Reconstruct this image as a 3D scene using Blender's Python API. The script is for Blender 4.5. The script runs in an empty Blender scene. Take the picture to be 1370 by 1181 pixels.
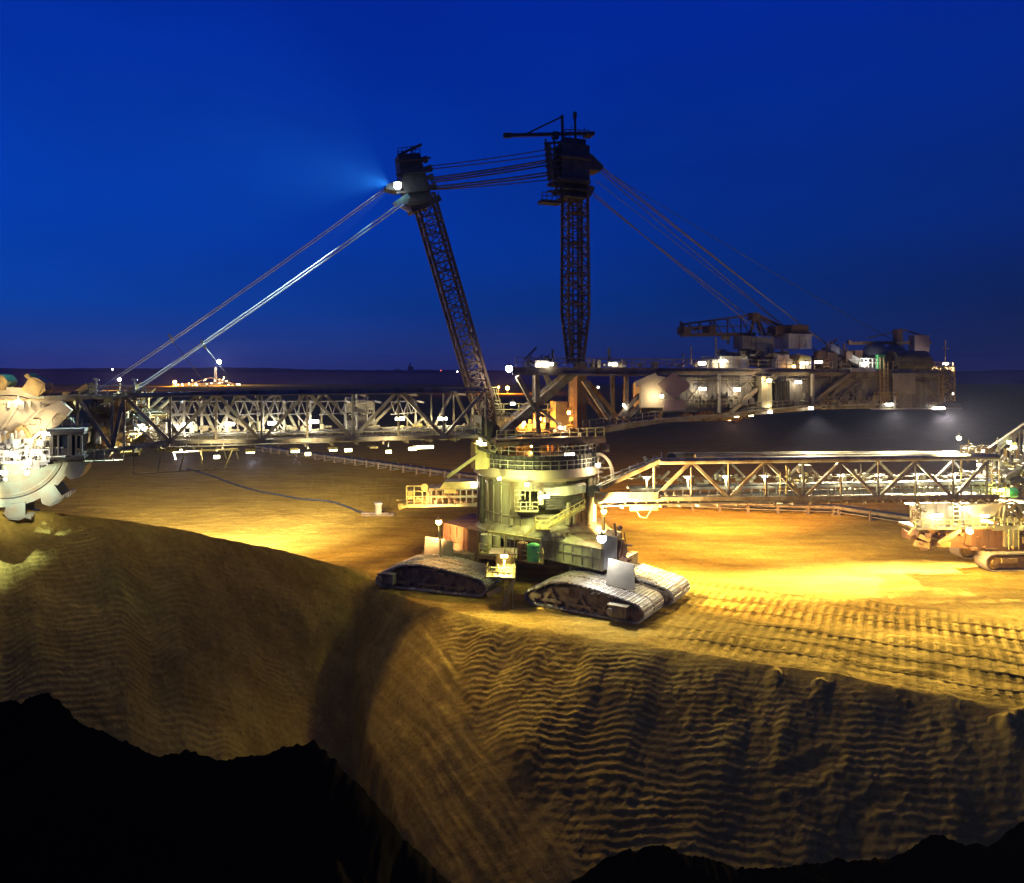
import bpy, math, random
import numpy as np
from mathutils import Vector, Matrix
R = math.radians
random.seed(7)
sc = bpy.context.scene
COL = sc.collection

# ------------------------------------------------------------------ camera, sky, exposure
CAMH = 27.5                      # camera height over the mining bench (z = 0)
cam_d = bpy.data.cameras.new("camera")
cam = bpy.data.objects.new("camera", cam_d); COL.objects.link(cam)
cam.location = (0, 0, CAMH); cam.rotation_euler = (R(90), 0, 0)
cam_d.sensor_width = 36; cam_d.lens = 36 * 1000 / 1370
cam_d.shift_y = -(590.5 - 495) / 1370
cam_d.clip_start = 0.5; cam_d.clip_end = 30000
sc.camera = cam
sc.view_settings.view_transform = 'Standard'; sc.view_settings.look = 'None'
sc.view_settings.exposure = 0.0; sc.view_settings.gamma = 1

w = bpy.data.worlds.new("World"); sc.world = w; w.use_nodes = True
nt = w.node_tree; nt.nodes.clear()
out = nt.nodes.new('ShaderNodeOutputWorld'); bg = nt.nodes.new('ShaderNodeBackground')
tc = nt.nodes.new('ShaderNodeTexCoord'); sp = nt.nodes.new('ShaderNodeSeparateXYZ')
nt.links.new(tc.outputs['Generated'], sp.inputs[0])
rmp = nt.nodes.new('ShaderNodeValToRGB'); nt.links.new(sp.outputs['Z'], rmp.inputs[0])
cr = rmp.color_ramp
stops = [(0.0, (0.014, 0.026, 0.150)), (0.03, (0.008, 0.030, 0.185)), (0.08, (0.0015, 0.034, 0.245)), (0.17, (0.0003, 0.033, 0.315)), (0.44, (0.0001, 0.020, 0.315)), (1.0, (0.0001, 0.008, 0.12))]
cr.elements[0].position, cr.elements[0].color = stops[0][0], (*stops[0][1], 1)
cr.elements[1].position, cr.elements[1].color = stops[-1][0], (*stops[-1][1], 1)
for p_, c_ in stops[1:-1]:
    e = cr.elements.new(p_); e.color = (*c_, 1)
# the west (left) still holds dusk light: brighter than the east
mr = nt.nodes.new('ShaderNodeMapRange'); nt.links.new(sp.outputs['X'], mr.inputs[0])
mr.inputs[1].default_value = -0.6; mr.inputs[2].default_value = 0.6; mr.inputs[3].default_value = 1.40; mr.inputs[4].default_value = 0.36
mxz = nt.nodes.new('ShaderNodeMapRange'); nt.links.new(sp.outputs['Z'], mxz.inputs[0]); mxz.inputs[1].default_value = .08; mxz.inputs[2].default_value = .5
mx = nt.nodes.new('ShaderNodeMix'); nt.links.new(mxz.outputs[0], mx.inputs[0]); nt.links.new(mr.outputs[0], mx.inputs[2]); mx.inputs[3].default_value = 1.0
# thin high cloud wisps
nz = nt.nodes.new('ShaderNodeTexNoise'); mpn = nt.nodes.new('ShaderNodeMapping')
nt.links.new(tc.outputs['Generated'], mpn.inputs[0]); mpn.inputs['Scale'].default_value = (1, 1, 3.2)
nt.links.new(mpn.outputs[0], nz.inputs['Vector']); nz.inputs['Scale'].default_value = 3.2; nz.inputs['Detail'].default_value = 5
mr2 = nt.nodes.new('ShaderNodeMapRange'); nt.links.new(nz.outputs[0], mr2.inputs[0])
mr2.inputs[1].default_value = .3; mr2.inputs[2].default_value = .75; mr2.inputs[3].default_value = .93; mr2.inputs[4].default_value = 1.10
mm = nt.nodes.new('ShaderNodeMath'); mm.operation = 'MULTIPLY'
nt.links.new(mx.outputs[0], mm.inputs[0]); nt.links.new(mr2.outputs[0], mm.inputs[1])
nt.links.new(rmp.outputs[0], bg.inputs[0]); nt.links.new(mm.outputs[0], bg.inputs[1])
sky = nt.nodes.new('ShaderNodeTexSky'); sky.sky_type = 'NISHITA'; sky.sun_disc = False
sky.sun_elevation = R(-4); sky.sun_rotation = R(-60)
bg2 = nt.nodes.new('ShaderNodeBackground'); bg2.inputs[1].default_value = 0.003
nt.links.new(sky.outputs[0], bg2.inputs[0])
ads = nt.nodes.new('ShaderNodeAddShader')
nt.links.new(bg.outputs[0], ads.inputs[0]); nt.links.new(bg2.outputs[0], ads.inputs[1]); nt.links.new(ads.outputs[0], out.inputs[0])

try:
    sc.cycles.max_bounces = 4; sc.cycles.diffuse_bounces = 2; sc.cycles.glossy_bounces = 2; sc.cycles.volume_bounces = 0
    sc.cycles.transmission_bounces = 2; sc.cycles.sample_clamp_indirect = 2.0; sc.cycles.use_light_tree = True
    sc.cycles.use_denoising = True
except Exception: pass

# ------------------------------------------------------------------ materials
def mat(name, col, rough=.7, metal=0, emit=None, es=0, var=.35, scale=1.2, bump=.0, col2=None, streak=False):
    m = bpy.data.materials.new(name); m.use_nodes = True
    n = m.node_tree.nodes; l = m.node_tree.links; b = n['Principled BSDF']
    b.inputs['Roughness'].default_value = rough; b.inputs['Metallic'].default_value = metal
    if emit:
        b.inputs['Base Color'].default_value = (.8, .8, .8, 1)
        b.inputs['Emission Color'].default_value = (*emit, 1); b.inputs['Emission Strength'].default_value = es
        m.cycles.emission_sampling = 'NONE'
        return m
    t = n.new('ShaderNodeTexCoord'); mp = n.new('ShaderNodeMapping'); l.new(t.outputs['Object'], mp.inputs[0])
    if streak: mp.inputs['Scale'].default_value = (1, 1, .18)
    a = n.new('ShaderNodeTexNoise'); a.inputs['Scale'].default_value = scale; a.inputs['Detail'].default_value = 6; a.inputs['Roughness'].default_value = .65
    l.new(mp.outputs[0], a.inputs['Vector'])
    rp = n.new('ShaderNodeValToRGB'); l.new(a.outputs[0], rp.inputs[0])
    rp.color_ramp.elements[0].position = .36; rp.color_ramp.elements[1].position = .62
    c2 = col2 or tuple(c * (1 - var) for c in col)
    rp.color_ramp.elements[0].color = (*c2, 1); rp.color_ramp.elements[1].color = (*col, 1)
    l.new(rp.outputs[0], b.inputs['Base Color'])
    if bump:
        bp = n.new('ShaderNodeBump'); bp.inputs['Strength'].default_value = bump; bp.inputs['Distance'].default_value = .05
        l.new(a.outputs[0], bp.inputs['Height']); l.new(bp.outputs[0], b.inputs['Normal'])
    return m

M = {}
M['steel'] = mat('weathered_steel', (.22, .19, .13), .6, .1, col2=(.11, .065, .035), scale=.8)
M['pale'] = mat('pale_painted_steel', (.32, .29, .18), .6, 0, col2=(.13, .085, .04), scale=.6, streak=True)
M['plate'] = mat('grey_plate', (.17, .155, .13), .6, 0, col2=(.06, .045, .035), scale=.5, streak=True)
M['dark'] = mat('dark_steel', (.07, .06, .05), .6, .2, col2=(.03, .025, .02))
M['rust'] = mat('rusty_steel', (.24, .12, .055), .8, 0, col2=(.11, .055, .03), scale=.7, streak=True)
M['mast'] = mat('mast_steel', (.13, .07, .035), .7, .1, col2=(.09, .055, .035))
M['ochre'] = mat('ochre_paint', (.50, .33, .10), .6, 0, col2=(.28, .17, .06))
M['yellow'] = mat('yellow_paint', (.46, .38, .13), .5, 0, col2=(.35, .27, .08))
M['green'] = mat('green_paint', (.10, .45, .13), .5, 0, col2=(.07, .28, .09))
M['white'] = mat('white_paint', (.52, .49, .40), .5, 0, col2=(.28, .23, .16), scale=.8, streak=True)
M['panel'] = mat('taupe_sign_paint', (.30, .20, .16), .8, 0, var=.06)
M['panel_pale'] = mat('pale_panel_paint', (.22, .185, .13), .8, 0, var=.3, scale=.5)
M['track'] = mat('worn_track_steel', (.42, .39, .34), .55, .2, col2=(.20, .155, .10), scale=.9, bump=.5)
M['mud'] = mat('muddy_steel', (.20, .14, .08), .9, 0, col2=(.10, .07, .04), bump=.5)
M['glass'] = mat('dark_glass', (.03, .04, .05), .1, 0, var=.1)
M['cable'] = mat('steel_rope', (.17, .12, .09), .6, 0, var=.03)
M['bright_rope'] = mat('galvanised_rope', (.6, .6, .58), .5, 0, var=.03)
M['rubber'] = mat('belt_rubber', (.03, .028, .026), .8)
M['minty'] = mat('scoured_wheel_paint', (.52, .56, .40), .55, .1, col2=(.50, .36, .20), scale=.45, bump=.2)
M['sandy'] = mat('sand_dusted_plate', (.46, .37, .23), .8, 0, col2=(.46, .36, .24), scale=.35, streak=True)
WARM = (1, .83, .52); YEL = (1, .84, .30); YG = (.92, 1, .32); ORG = (1, .42, .07); WHT = (1, .97, .86); CYN = (.12, .62, 1.0); COOL = (.88, .93, 1.0)
def emat(c, s, n): return mat(n, (1, 1, 1), emit=c, es=s)
E = {'w': emat((1, .95, .80), 22, 'lamp_glass_white'), 'y': emat((1, .88, .40), 16, 'lamp_glass_yellow'), 'o': emat((1, .55, .16), 22, 'lamp_glass_orange'),
     'g': emat((.9, 1, .45), 16, 'lamp_glass_lime'), 'c': emat((.75, .93, 1.0), 40, 'lamp_glass_blue'), 'r': emat((1, .12, .03), 8, 'lamp_glass_red'), 'k': emat((.9, .95, 1), 40, 'lamp_glass_cool')}

# ------------------------------------------------------------------ mesh helpers
class MB:
    def __init__(s): s.v = []; s.f = []
    def add(s, vs, fs):
        b = len(s.v); s.v += [tuple(v) for v in vs]; s.f += [tuple(i + b for i in f) for f in fs]; return s
    def hexa(s, p):   # 8 points: bottom 4, top 4
        return s.add(p, [(0, 3, 2, 1), (4, 5, 6, 7), (0, 1, 5, 4), (1, 2, 6, 5), (2, 3, 7, 6), (3, 0, 4, 7)])
    def bar(s, p, q, a, b=None, up=(0, 0, 1)):
        b = b or a; p = Vector(p); q = Vector(q); d = q - p
        if d.length < 1e-5: return s
        d.normalize(); up = Vector(up)
        if abs(d.dot(up)) > .97: up = Vector((1, 0.3, 0)) if abs(d.z) > .9 else Vector((0, 0, 1))
        x = d.cross(up).normalized() * (a / 2); y = x.cross(d).normalized() * (b / 2)
        return s.hexa([p - x - y, p + x - y, p + x + y, p - x + y, q - x - y, q + x - y, q + x + y, q - x + y])
    def tube(s, p, q, r, n=7, r2=None, cap=True):
        p = Vector(p); q = Vector(q); d = q - p
        if d.length < 1e-5: return s
        r2 = r if r2 is None else r2
        d.normalize(); up = Vector((0, 0, 1)) if abs(d.z) < .9 else Vector((1, 0, 0))
        x = d.cross(up).normalized(); y = x.cross(d)
        vs = []
        for c, rr in ((p, r), (q, r2)):
            for i in range(n):
                t = 2 * math.pi * i / n; vs.append(c + x * math.cos(t) * rr + y * math.sin(t) * rr)
        fs = [(i, (i + 1) % n, n + (i + 1) % n, n + i) for i in range(n)]
        if cap: fs += [tuple(range(n))[::-1], tuple(range(n, 2 * n))]
        return s.add(vs, fs)
    def poly(s, pts, r, n=6):
        for a, b in zip(pts[:-1], pts[1:]): s.tube(a, b, r, n, cap=False)
        return s
    def prism(s, pts, ext):
        n = len(pts); ext = Vector(ext); pts = [Vector(p) for p in pts]
        return s.add(pts + [p + ext for p in pts], [tuple(range(n))[::-1], tuple(range(n, 2 * n))] + [(i, (i + 1) % n, n + (i + 1) % n, n + i) for i in range(n)])
    def ring(s, c, r0, r1, z0, z1, n=64, a0=0, a1=360, r0t=None, r1t=None):   # r0 inner, r1 outer
        r0t = r0 if r0t is None else r0t; r1t = r1 if r1t is None else r1t
        full = abs(a1 - a0) >= 360; m = n if full else n + 1; vs = []
        for i in range(m):
            t = R(a0 + (a1 - a0) * i / n); cx, sx = math.cos(t), math.sin(t)
            vs += [(c[0] + r0 * cx, c[1] + r0 * sx, z0), (c[0] + r1 * cx, c[1] + r1 * sx, z0), (c[0] + r1t * cx, c[1] + r1t * sx, z1), (c[0] + r0t * cx, c[1] + r0t * sx, z1)]
        fs = []
        for i in range(n):
            a = 4 * i; b = 4 * ((i + 1) % m)
            for k in range(4): fs.append((a + k, a + (k + 1) % 4, b + (k + 1) % 4, b + k))
        if not full: fs += [(0, 1, 2, 3), (4 * n + 3, 4 * n + 2, 4 * n + 1, 4 * n)]
        return s.add(vs, fs)
    def ball(s, c, r, n=10, m=6, sq=1):
        vs = []; fs = []
        for j in range(m + 1):
            ph = math.pi * j / m
            for i in range(n):
                t = 2 * math.pi * i / n; vs.append((c[0] + r * math.sin(ph) * math.cos(t), c[1] + r * math.sin(ph) * math.sin(t), c[2] + r * math.cos(ph) * sq))
        for j in range(m):
            for i in range(n): fs.append((j * n + i, j * n + (i + 1) % n, (j + 1) * n + (i + 1) % n, (j + 1) * n + i))
        return s.add(vs, fs)
    def build(s, name, m, parent=None, smooth=False, label=None):
        me = bpy.data.meshes.new(name)
        o = bpy.data.objects.new(name, me); COL.objects.link(o)
        org = Vector((0, 0, 0)); p = parent
        while p is not None: org = org + p.location; p = p.parent
        me.from_pydata([(v[0] - org.x, v[1] - org.y, v[2] - org.z) for v in s.v], [], s.f)
        me.materials.append(M[m] if isinstance(m, str) else m)
        if smooth:
            for pl in me.polygons: pl.use_smooth = True
            me.set_sharp_from_angle(angle=R(38))
        if parent: o.parent = parent
        if label: o['label'] = label
        return o

def thing(name, label, cat, loc=(0, 0, 0), group=None):
    o = bpy.data.objects.new(name, None); COL.objects.link(o); o.location = loc; o.empty_display_size = 1
    o['label'] = label; o['category'] = cat
    if group: o['group'] = group
    return o
def tag(o, label, cat, group=None):
    o['label'] = label; o['category'] = cat
    if group: o['group'] = group
    return o
def struct(o): o['kind'] = 'structure'; return o
def worg(o):
    org = Vector((0, 0, 0))
    while o is not None: org = org + o.location; o = o.parent
    return org
def light(kind, loc, col, power, parent, radius=.25, aim=None, size=120, blend=.6):
    d = bpy.data.lights.new('light', kind); d.color = col; d.energy = power; d.shadow_soft_size = radius
    if kind == 'SPOT': d.spot_size = R(size); d.spot_blend = blend
    o = bpy.data.objects.new('light', d); COL.objects.link(o); o.parent = parent
    o.location = Vector(loc) - worg(parent)
    if aim is not None: o.rotation_euler = (Vector(aim) - Vector(loc)).to_track_quat('-Z', 'Y').to_euler()
    return o

def at(px, py, Y): return Vector(((px - 685) / 1000 * Y, Y, CAMH - (py - 495) / 1000 * Y))
def gnd(px, py, z=0):
    Y = (CAMH - z) / ((py - 495) / 1000); return Vector(((px - 685) / 1000 * Y, Y, z))

class Fr:                        # a vertical frame: s along, n to the camera side, z up
    def __init__(f, O, u):
        L = math.hypot(*u); f.O = O; f.u = (u[0] / L, u[1] / L); f.n = (f.u[1], -f.u[0])
    def pt(f, s, n, z): return Vector((f.O[0] + s * f.u[0] + n * f.n[0], f.O[1] + s * f.u[1] + n * f.n[1], z))
    def s(f, px, n=0):
        a = (px - 685) / 1000; ox = f.O[0] + n * f.n[0]; oy = f.O[1] + n * f.n[1]
        return (a * oy - ox) / (f.u[0] - a * f.u[1])
    def P(f, px, py, n=0):
        p = f.pt(f.s(px, n), n, 0); p.z = CAMH - (py - 495) / 1000 * p.y; return p
    def box(f, mb, s0, s1, n0, n1, z0, z1):
        return mb.hexa([f.pt(s0, n0, z0), f.pt(s1, n0, z0), f.pt(s1, n1, z0), f.pt(s0, n1, z0), f.pt(s0, n0, z1), f.pt(s1, n0, z1), f.pt(s1, n1, z1), f.pt(s0, n1, z1)])
    def pbox(f, mb, px0, py0, px1, py1, n0, n1):   # pixel rectangle on its front face (n1), py0 top
        a = f.P(px0, py1, n1); b = f.P(px1, py0, n1)
        return f.box(mb, f.s(px0, n1), f.s(px1, n1), n0, n1, a.z, CAMH - (py0 - 495) / 1000 * a.y)
def V(*a): return Vector(a)
def lerp(a, b, t): return a + (b - a) * t

def railing(mb, pts, h=1.1, step=1.6, r=.035, mid=True):
    for a, b in zip(pts[:-1], pts[1:]):
        L = (b - a).length; k = max(1, int(round(L / step)))
        for hh in ((h, h * .52) if mid else (h,)): mb.bar(a + V(0, 0, hh), b + V(0, 0, hh), r * 2)
        for i in range(k + 1):
            p = lerp(a, b, i / k); mb.bar(p, p + V(0, 0, h), r * 2)
    return mb
def lattice(mb, b, t, ax, ay, wb, wt, bays, rl, rb, prof=None):
    """four-legged lattice column between points b and t; half-width profile; X bracing"""
    ax = Vector(ax); ay = Vector(ay)
    def corner(i, k):
        f = k / bays; c = lerp(b, t, f)
        sx, sy = ((-1, -1), (1, -1), (1, 1), (-1, 1))[i]
        if prof: g = prof(f)
        else: g = 1
        return c + ax * sx * lerp(wb[0], wt[0], f) * g + ay * sy * lerp(wb[1], wt[1], f) * g
    for i in range(4):
        for k in range(bays):
            mb.bar(corner(i, k), corner(i, k + 1), rl * 2)
            j = (i + 1) % 4
            mb.bar(corner(i, k + 1), corner(j, k + 1), rb * 2)
            if k % 2: mb.bar(corner(i, k), corner(j, k + 1), rb * 2)
            else: mb.bar(corner(j, k), corner(i, k + 1), rb * 2)
            if i in (0, 2): mb.bar(lerp(corner(i, k), corner(j, k), .5), lerp(corner(i, k + 1), corner(j, k + 1), 0 if k % 2 else 1), rb * 1.6)
    return mb
def ladder(mb, a, b, wd=.25, side=(1, 0, 0), step=.5, r=.03):
    sd = Vector(side) * wd; mb.bar(a - sd, b - sd, r * 2); mb.bar(a + sd, b + sd, r * 2)
    n = max(2, int((b - a).length / step))
    for i in range(n): p = lerp(a, b, (i + .5) / n); mb.bar(p - sd, p + sd, r * 2)
    return mb
def clutter(f, parent, name, m, px0, px1, py0, py1, n0, n1, count, smin, smax, seed, pipes=.4):
    rnd = random.Random(seed); mb = MB()
    for i in range(count):
        px = rnd.uniform(px0, px1); py = rnd.uniform(py0, py1); n = rnd.uniform(n0, n1); p = f.P(px, py, n); s = f.s(px, n)
        a = rnd.uniform(smin, smax); b = rnd.uniform(smin, smax); c = rnd.uniform(smin, smax)
        if rnd.random() < pipes:
            ax = rnd.choice(((1, 0, 0), (0, 0, 1), (0, 1, 0), (.7, 0, .7)))
            L = a * 2.5; q = f.pt(s + ax[0] * L, n + ax[1] * L * .5, p.z + ax[2] * L)
            mb.tube(p, q, rnd.uniform(.06, .2), 7)
        else: f.box(mb, s, s + a, n - b * .5, n + b * .5, p.z - c * .5, p.z + c * .5)
    return mb.build(name, m, parent)
def cyl_pts(c, r, z, a): return V(c[0] + r * math.cos(R(a)), c[1] + r * math.sin(R(a)), z)
def lamp(parent, p, col, lens, power=0, wd=.7, kind='bar', aim=None, size=150, radius=.2, u=(1, 0, 0), off=(0, -.35, -.3), housing='steel'):
    """a lamp fixture: housing + glass, with its own light just in front of the glass"""
    p = Vector(p); u = Vector(u)
    mb = MB()
    if kind == 'bar':
        mb.bar(p - u * (wd / 2 + .06) + V(0, 0, .22), p + u * (wd / 2 + .06) + V(0, 0, .22), .4, .08); mb.bar(p + V(0, .05, .12), p + V(0, .05, .6), .08)
    else:
        mb.ring((p.x, p.y), .0, wd * .62, p.z + wd * .35, p.z + wd * .55, 12, r1t=wd * .3); mb.bar(p + V(0, 0, wd * .5), p + V(0, 0, wd * .5 + .3), .12)
    h = mb.build('lamp', housing, parent)
    g = MB()
    if kind == 'bar': g.bar(p - u * wd / 2, p + u * wd / 2, .3, .36)
    else: g.ball(p, wd * .5, 12, 8)
    g.build('lens', E[lens], h, smooth=(kind != 'bar'))
    if power:
        lp = p + Vector(off) if kind == 'bar' else p + Vector(off) * (wd * 1.6)
        light('SPOT' if aim is not None else 'POINT', lp, col, power, h, radius, aim, size)
    return h

# ------------------------------------------------------------------ terrain
class VN:
    def __init__(s, seed): s.t = np.random.RandomState(seed).rand(256, 256) * 2 - 1
    def __call__(s, x, y):
        xi = np.floor(x).astype(int); yi = np.floor(y).astype(int); fx = x - xi; fy = y - yi
        fx = fx * fx * (3 - 2 * fx); fy = fy * fy * (3 - 2 * fy); t = s.t
        a = t[xi & 255, yi & 255]; b = t[(xi + 1) & 255, yi & 255]; c = t[xi & 255, (yi + 1) & 255]; d = t[(xi + 1) & 255, (yi + 1) & 255]
        return a + (b - a) * fx + (c - a) * fy + (a - b - c + d) * fx * fy
    def fbm(s, x, y, o=4, g=.5):
        r = 0; a = 1
        for i in range(o): r = r + a * s(x * 2 ** i + 17.3 * i, y * 2 ** i + 5.1 * i); a *= g
        return r
N1, N2, N3 = VN(1), VN(2), VN(3)
def sst(a, b, x):
    t = np.clip((x - a) / (b - a), 0, 1); return t * t * (3 - 2 * t)
def height(X, Y, detail=True):
    wob = .55 * N1.fbm(X / 5, Y / 5, 4)
    # right face edge
    ye = np.interp(X, [-40, -18.2, -9.7, 1.2, 15.8, 28.3, 41.6, 90, 200], [110, 95.2, 87.4, 80.2, 73.3, 67.6, 60.7, 34, -30])
    dR = (ye - Y) * .87 + wob * .6
    t = X * .88 - Y * .47
    # left crest
    yl = np.interp(X, [-300, -110, -75, -52, -39.6, -28.8, -18.7, -10, 10, 200], [0, 50, 66, 78, 86, 93, 98.2, 104, 112, 180])
    zl = np.interp(X, [-300, -110, -75, -52, -39.6, -28.8, -23, -17], [18, 16, 14.6, 12.8, 9.6, 5.0, 2.2, 0])
    dL = (yl - Y) * .85 + wob * .7 + .7 * N2(X / 7, Y * .02)
    tl = X * .85 + Y * .53
    rip = np.zeros_like(X)
    def ripple(d, seed, a, tt, g):
        wrp = .26 * seed(tt / 7.5, d / 4) + .14 * seed(tt / 2.1 + 9, d / 1.8) + .07 * seed(tt / .7, d / .5) + .15 * seed(tt / 1.9 + 5, .3 + d * .02)
        ph = 30 * np.log(1 + np.clip(g, 0, 99) / 30) / .32 + wrp / (.32 * (1 + np.clip(g, 0, 99) / 30))
        fr = ph - np.floor(ph)
        saw = np.where(fr < .66, fr / .66, (1 - fr) / .34) - .5
        amp = a * (.6 + .6 * np.clip(seed(tt / 4 + 3, d / 4) + .6, 0, 1.4)) * (1 + np.clip(g, 0, 99) / 50) * (.82 + .35 * np.clip(N1.fbm(X / 4.5, Y / 3.0, 3) + .5, 0, 1.3))
        return saw * amp + .06 * seed.fbm(tt * 2.1, d * 2.1, 4) + .16 * np.clip(seed.fbm(tt / 1.1 + 40, d / 1.1, 3) - .85, 0, .6)
    k1 = .88
    faceR = -k1 * np.where(dR > 0, dR * dR / (dR + 1.0) + .12 * dR, 0)
    flute = .20 * np.sin(t / .95 + 1.6 * N2(t / 7, dR / 9)) * np.exp(-np.clip(dR, 0, 99) / 7) + .32 * N3.fbm(t / 3.4, dR / 11, 3)
    xr = np.interp(-Y, [-94.8, -88.5, -81.3, -74.6, -69.2, -64.4, -50, -30], [-17.5, -18.1, -15.8, -12.3, -8.65, -5.2, 6, 22])
    q = X - xr
    side = sst(7.5, 10.5, q + .9 * N1(X / 3, Y / 3))
    m = sst(0, 2.5, dR)
    hR = faceR + m * (flute * (.25 + .75 * side) - .028 * np.clip(10 - q, 0, 14) ** 2 * sst(0, 5, dR) + .28 * N3.fbm(X / 6, Y / 6, 3) * side)
    # streaks of sliding sand on the prow's flank, running down and to the right
    hR = hR + m * (1 - side) * (.10 * N2.fbm((X * .80 + Y * .60) / .55, (X * .6 - Y * .8) / 9, 3))
    hR = hR + m * ripple(dR, N2, .084, t, -.309 * X - .951 * Y + 84) * (.12 + .88 * side)
    for (sx, sy, sr, sd) in ((24.5, 62.0, 1.3, .3), (29, 59, .9, .22), (36.5, 54.5, 1.0, .2), (19, 66.5, .8, .16)):
        dx_ = (X - sx) / (sr * 1.7) + .3 * N1(X, Y); dy_ = (Y - sy) / (sr * .55) + .3 * N2(X, Y); rr_ = dx_ ** 2 + dy_ ** 2
        hR = hR - sd * np.exp(-rr_ * 1.2) + sd * .4 * np.exp(-((np.sqrt(rr_) - 1.5) / .35) ** 2)
    lump = np.clip(N1.fbm(X / 2.2, Y / 2.2, 3) - .35, 0, 1) * sst(20, 30, X) * np.exp(-((dR - 1.2) / 1.6) ** 2)
    hR = hR + lump * 1.1
    dLp = np.where(dL > 0, dL * dL / (dL + 2.0) + .1 * dL, 0)
    hLc = zl - .98 * dLp
    hLf = np.maximum(zl + .9 * np.where(dL < 0, -dL * dL / (-dL + 2.), 0), 0)
    mL = sst(0.2, 2.5, dL)
    hL = np.where(dL > 0, hLc, hLf) + mL * (.85 * N1.fbm(tl / 5, dL / 18, 3) + .35 * np.sin(tl / 1.5 + 2 * N2(tl / 8, dL / 8)) + .8 * N3.fbm(X / 9, Y / 9, 3)) + mL * ripple(dL, N3, .085, tl, .58 * X - .816 * Y + 92)
    hL = hL - 0.3 * mL - 5.0 * sst(-15, -1, q) * sst(1.5, 9, dL)
    wgt = sst(-1.6, -.1, q + .5 * N1(X / 2.5, Y / 2.5) + .2 * N2(X / .8, Y / .8))
    h = hL * (1 - wgt) + hR * wgt
    h = np.maximum(h, -34 + .5 * N1(X / 8, Y / 8))
    flat = (1 - m) * wgt + (1 - mL) * (1 - wgt)
    # the bench: low swells, and crawler prints running along the edge
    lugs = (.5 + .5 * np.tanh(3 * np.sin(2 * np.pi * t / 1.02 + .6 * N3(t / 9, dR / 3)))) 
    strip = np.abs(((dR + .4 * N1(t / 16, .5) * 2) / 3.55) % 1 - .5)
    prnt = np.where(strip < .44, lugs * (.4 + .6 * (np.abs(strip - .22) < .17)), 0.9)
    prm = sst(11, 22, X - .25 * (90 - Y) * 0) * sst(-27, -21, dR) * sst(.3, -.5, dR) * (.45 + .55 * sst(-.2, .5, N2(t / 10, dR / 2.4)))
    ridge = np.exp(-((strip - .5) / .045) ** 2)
    global PRINT_SHADE_STREAKS
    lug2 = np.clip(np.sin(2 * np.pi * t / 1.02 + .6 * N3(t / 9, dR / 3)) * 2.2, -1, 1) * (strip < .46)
    PRINT_SHADE_STREAKS = 1 - flat * prm * (.24 * (1 - lug2) + .30 * ridge * (N2(t / 6, dR) > -.3)) - flat * sst(-34, -20, dR) * sst(.3, -.5, dR) * sst(4, 30, X) * .38 * sst(.15, .6, N3.fbm(t / 18, dR / 1.1, 4))  # shade of print troughs and ridges put into sand colour, with random streaks
    h = h + flat * (.13 * prnt * prm + .15 * ridge * prm * (.5 + .5 * N3(t / 5, dR)))
    h = h + flat * (.10 * N2.fbm(X / 7, Y / 7, 4) + .07 * N3.fbm(X / 1.2, Y / 1.2, 4)) * sst(400, 200, Y) * np.where(zl > .1, 1, 1)
    # far ground rolls very slightly
    h = h + sst(200, 600, Y) * 1.2 * N1.fbm(X / 160, Y / 160, 3)
    return h

def sheet(name, ratio, Ys, hf, m):
    A, B = np.meshgrid(ratio, Ys); X = A * B; Y = B + 0 * A
    Z = hf(X, Y); nr, nc = X.shape
    co = np.stack([X, Y, Z], -1).reshape(-1, 3).astype(np.float32)
    idx = np.arange(nr * nc).reshape(nr, nc)
    q = np.stack([idx[:-1, :-1], idx[:-1, 1:], idx[1:, 1:], idx[1:, :-1]], -1).reshape(-1, 4).astype(np.int32)
    me = bpy.data.meshes.new(name); me.vertices.add(len(co)); me.vertices.foreach_set('co', co.ravel())
    me.loops.add(q.size); me.loops.foreach_set('vertex_index', q.ravel())
    me.polygons.add(len(q)); me.polygons.foreach_set('loop_start', np.arange(0, q.size, 4, dtype=np.int32)); me.polygons.foreach_set('loop_total', np.full(len(q), 4, np.int32))
    me.polygons.foreach_set('use_smooth', np.ones(len(q), bool))
    me.update(calc_edges=True); me.materials.append(m)
    at_ = me.attributes.new('print_shade_streaks', 'FLOAT', 'POINT'); at_.data.foreach_set('value', PRINT_SHADE_STREAKS.astype(np.float32).ravel())
    o = bpy.data.objects.new(name, me); COL.objects.link(o); return struct(o)

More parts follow.
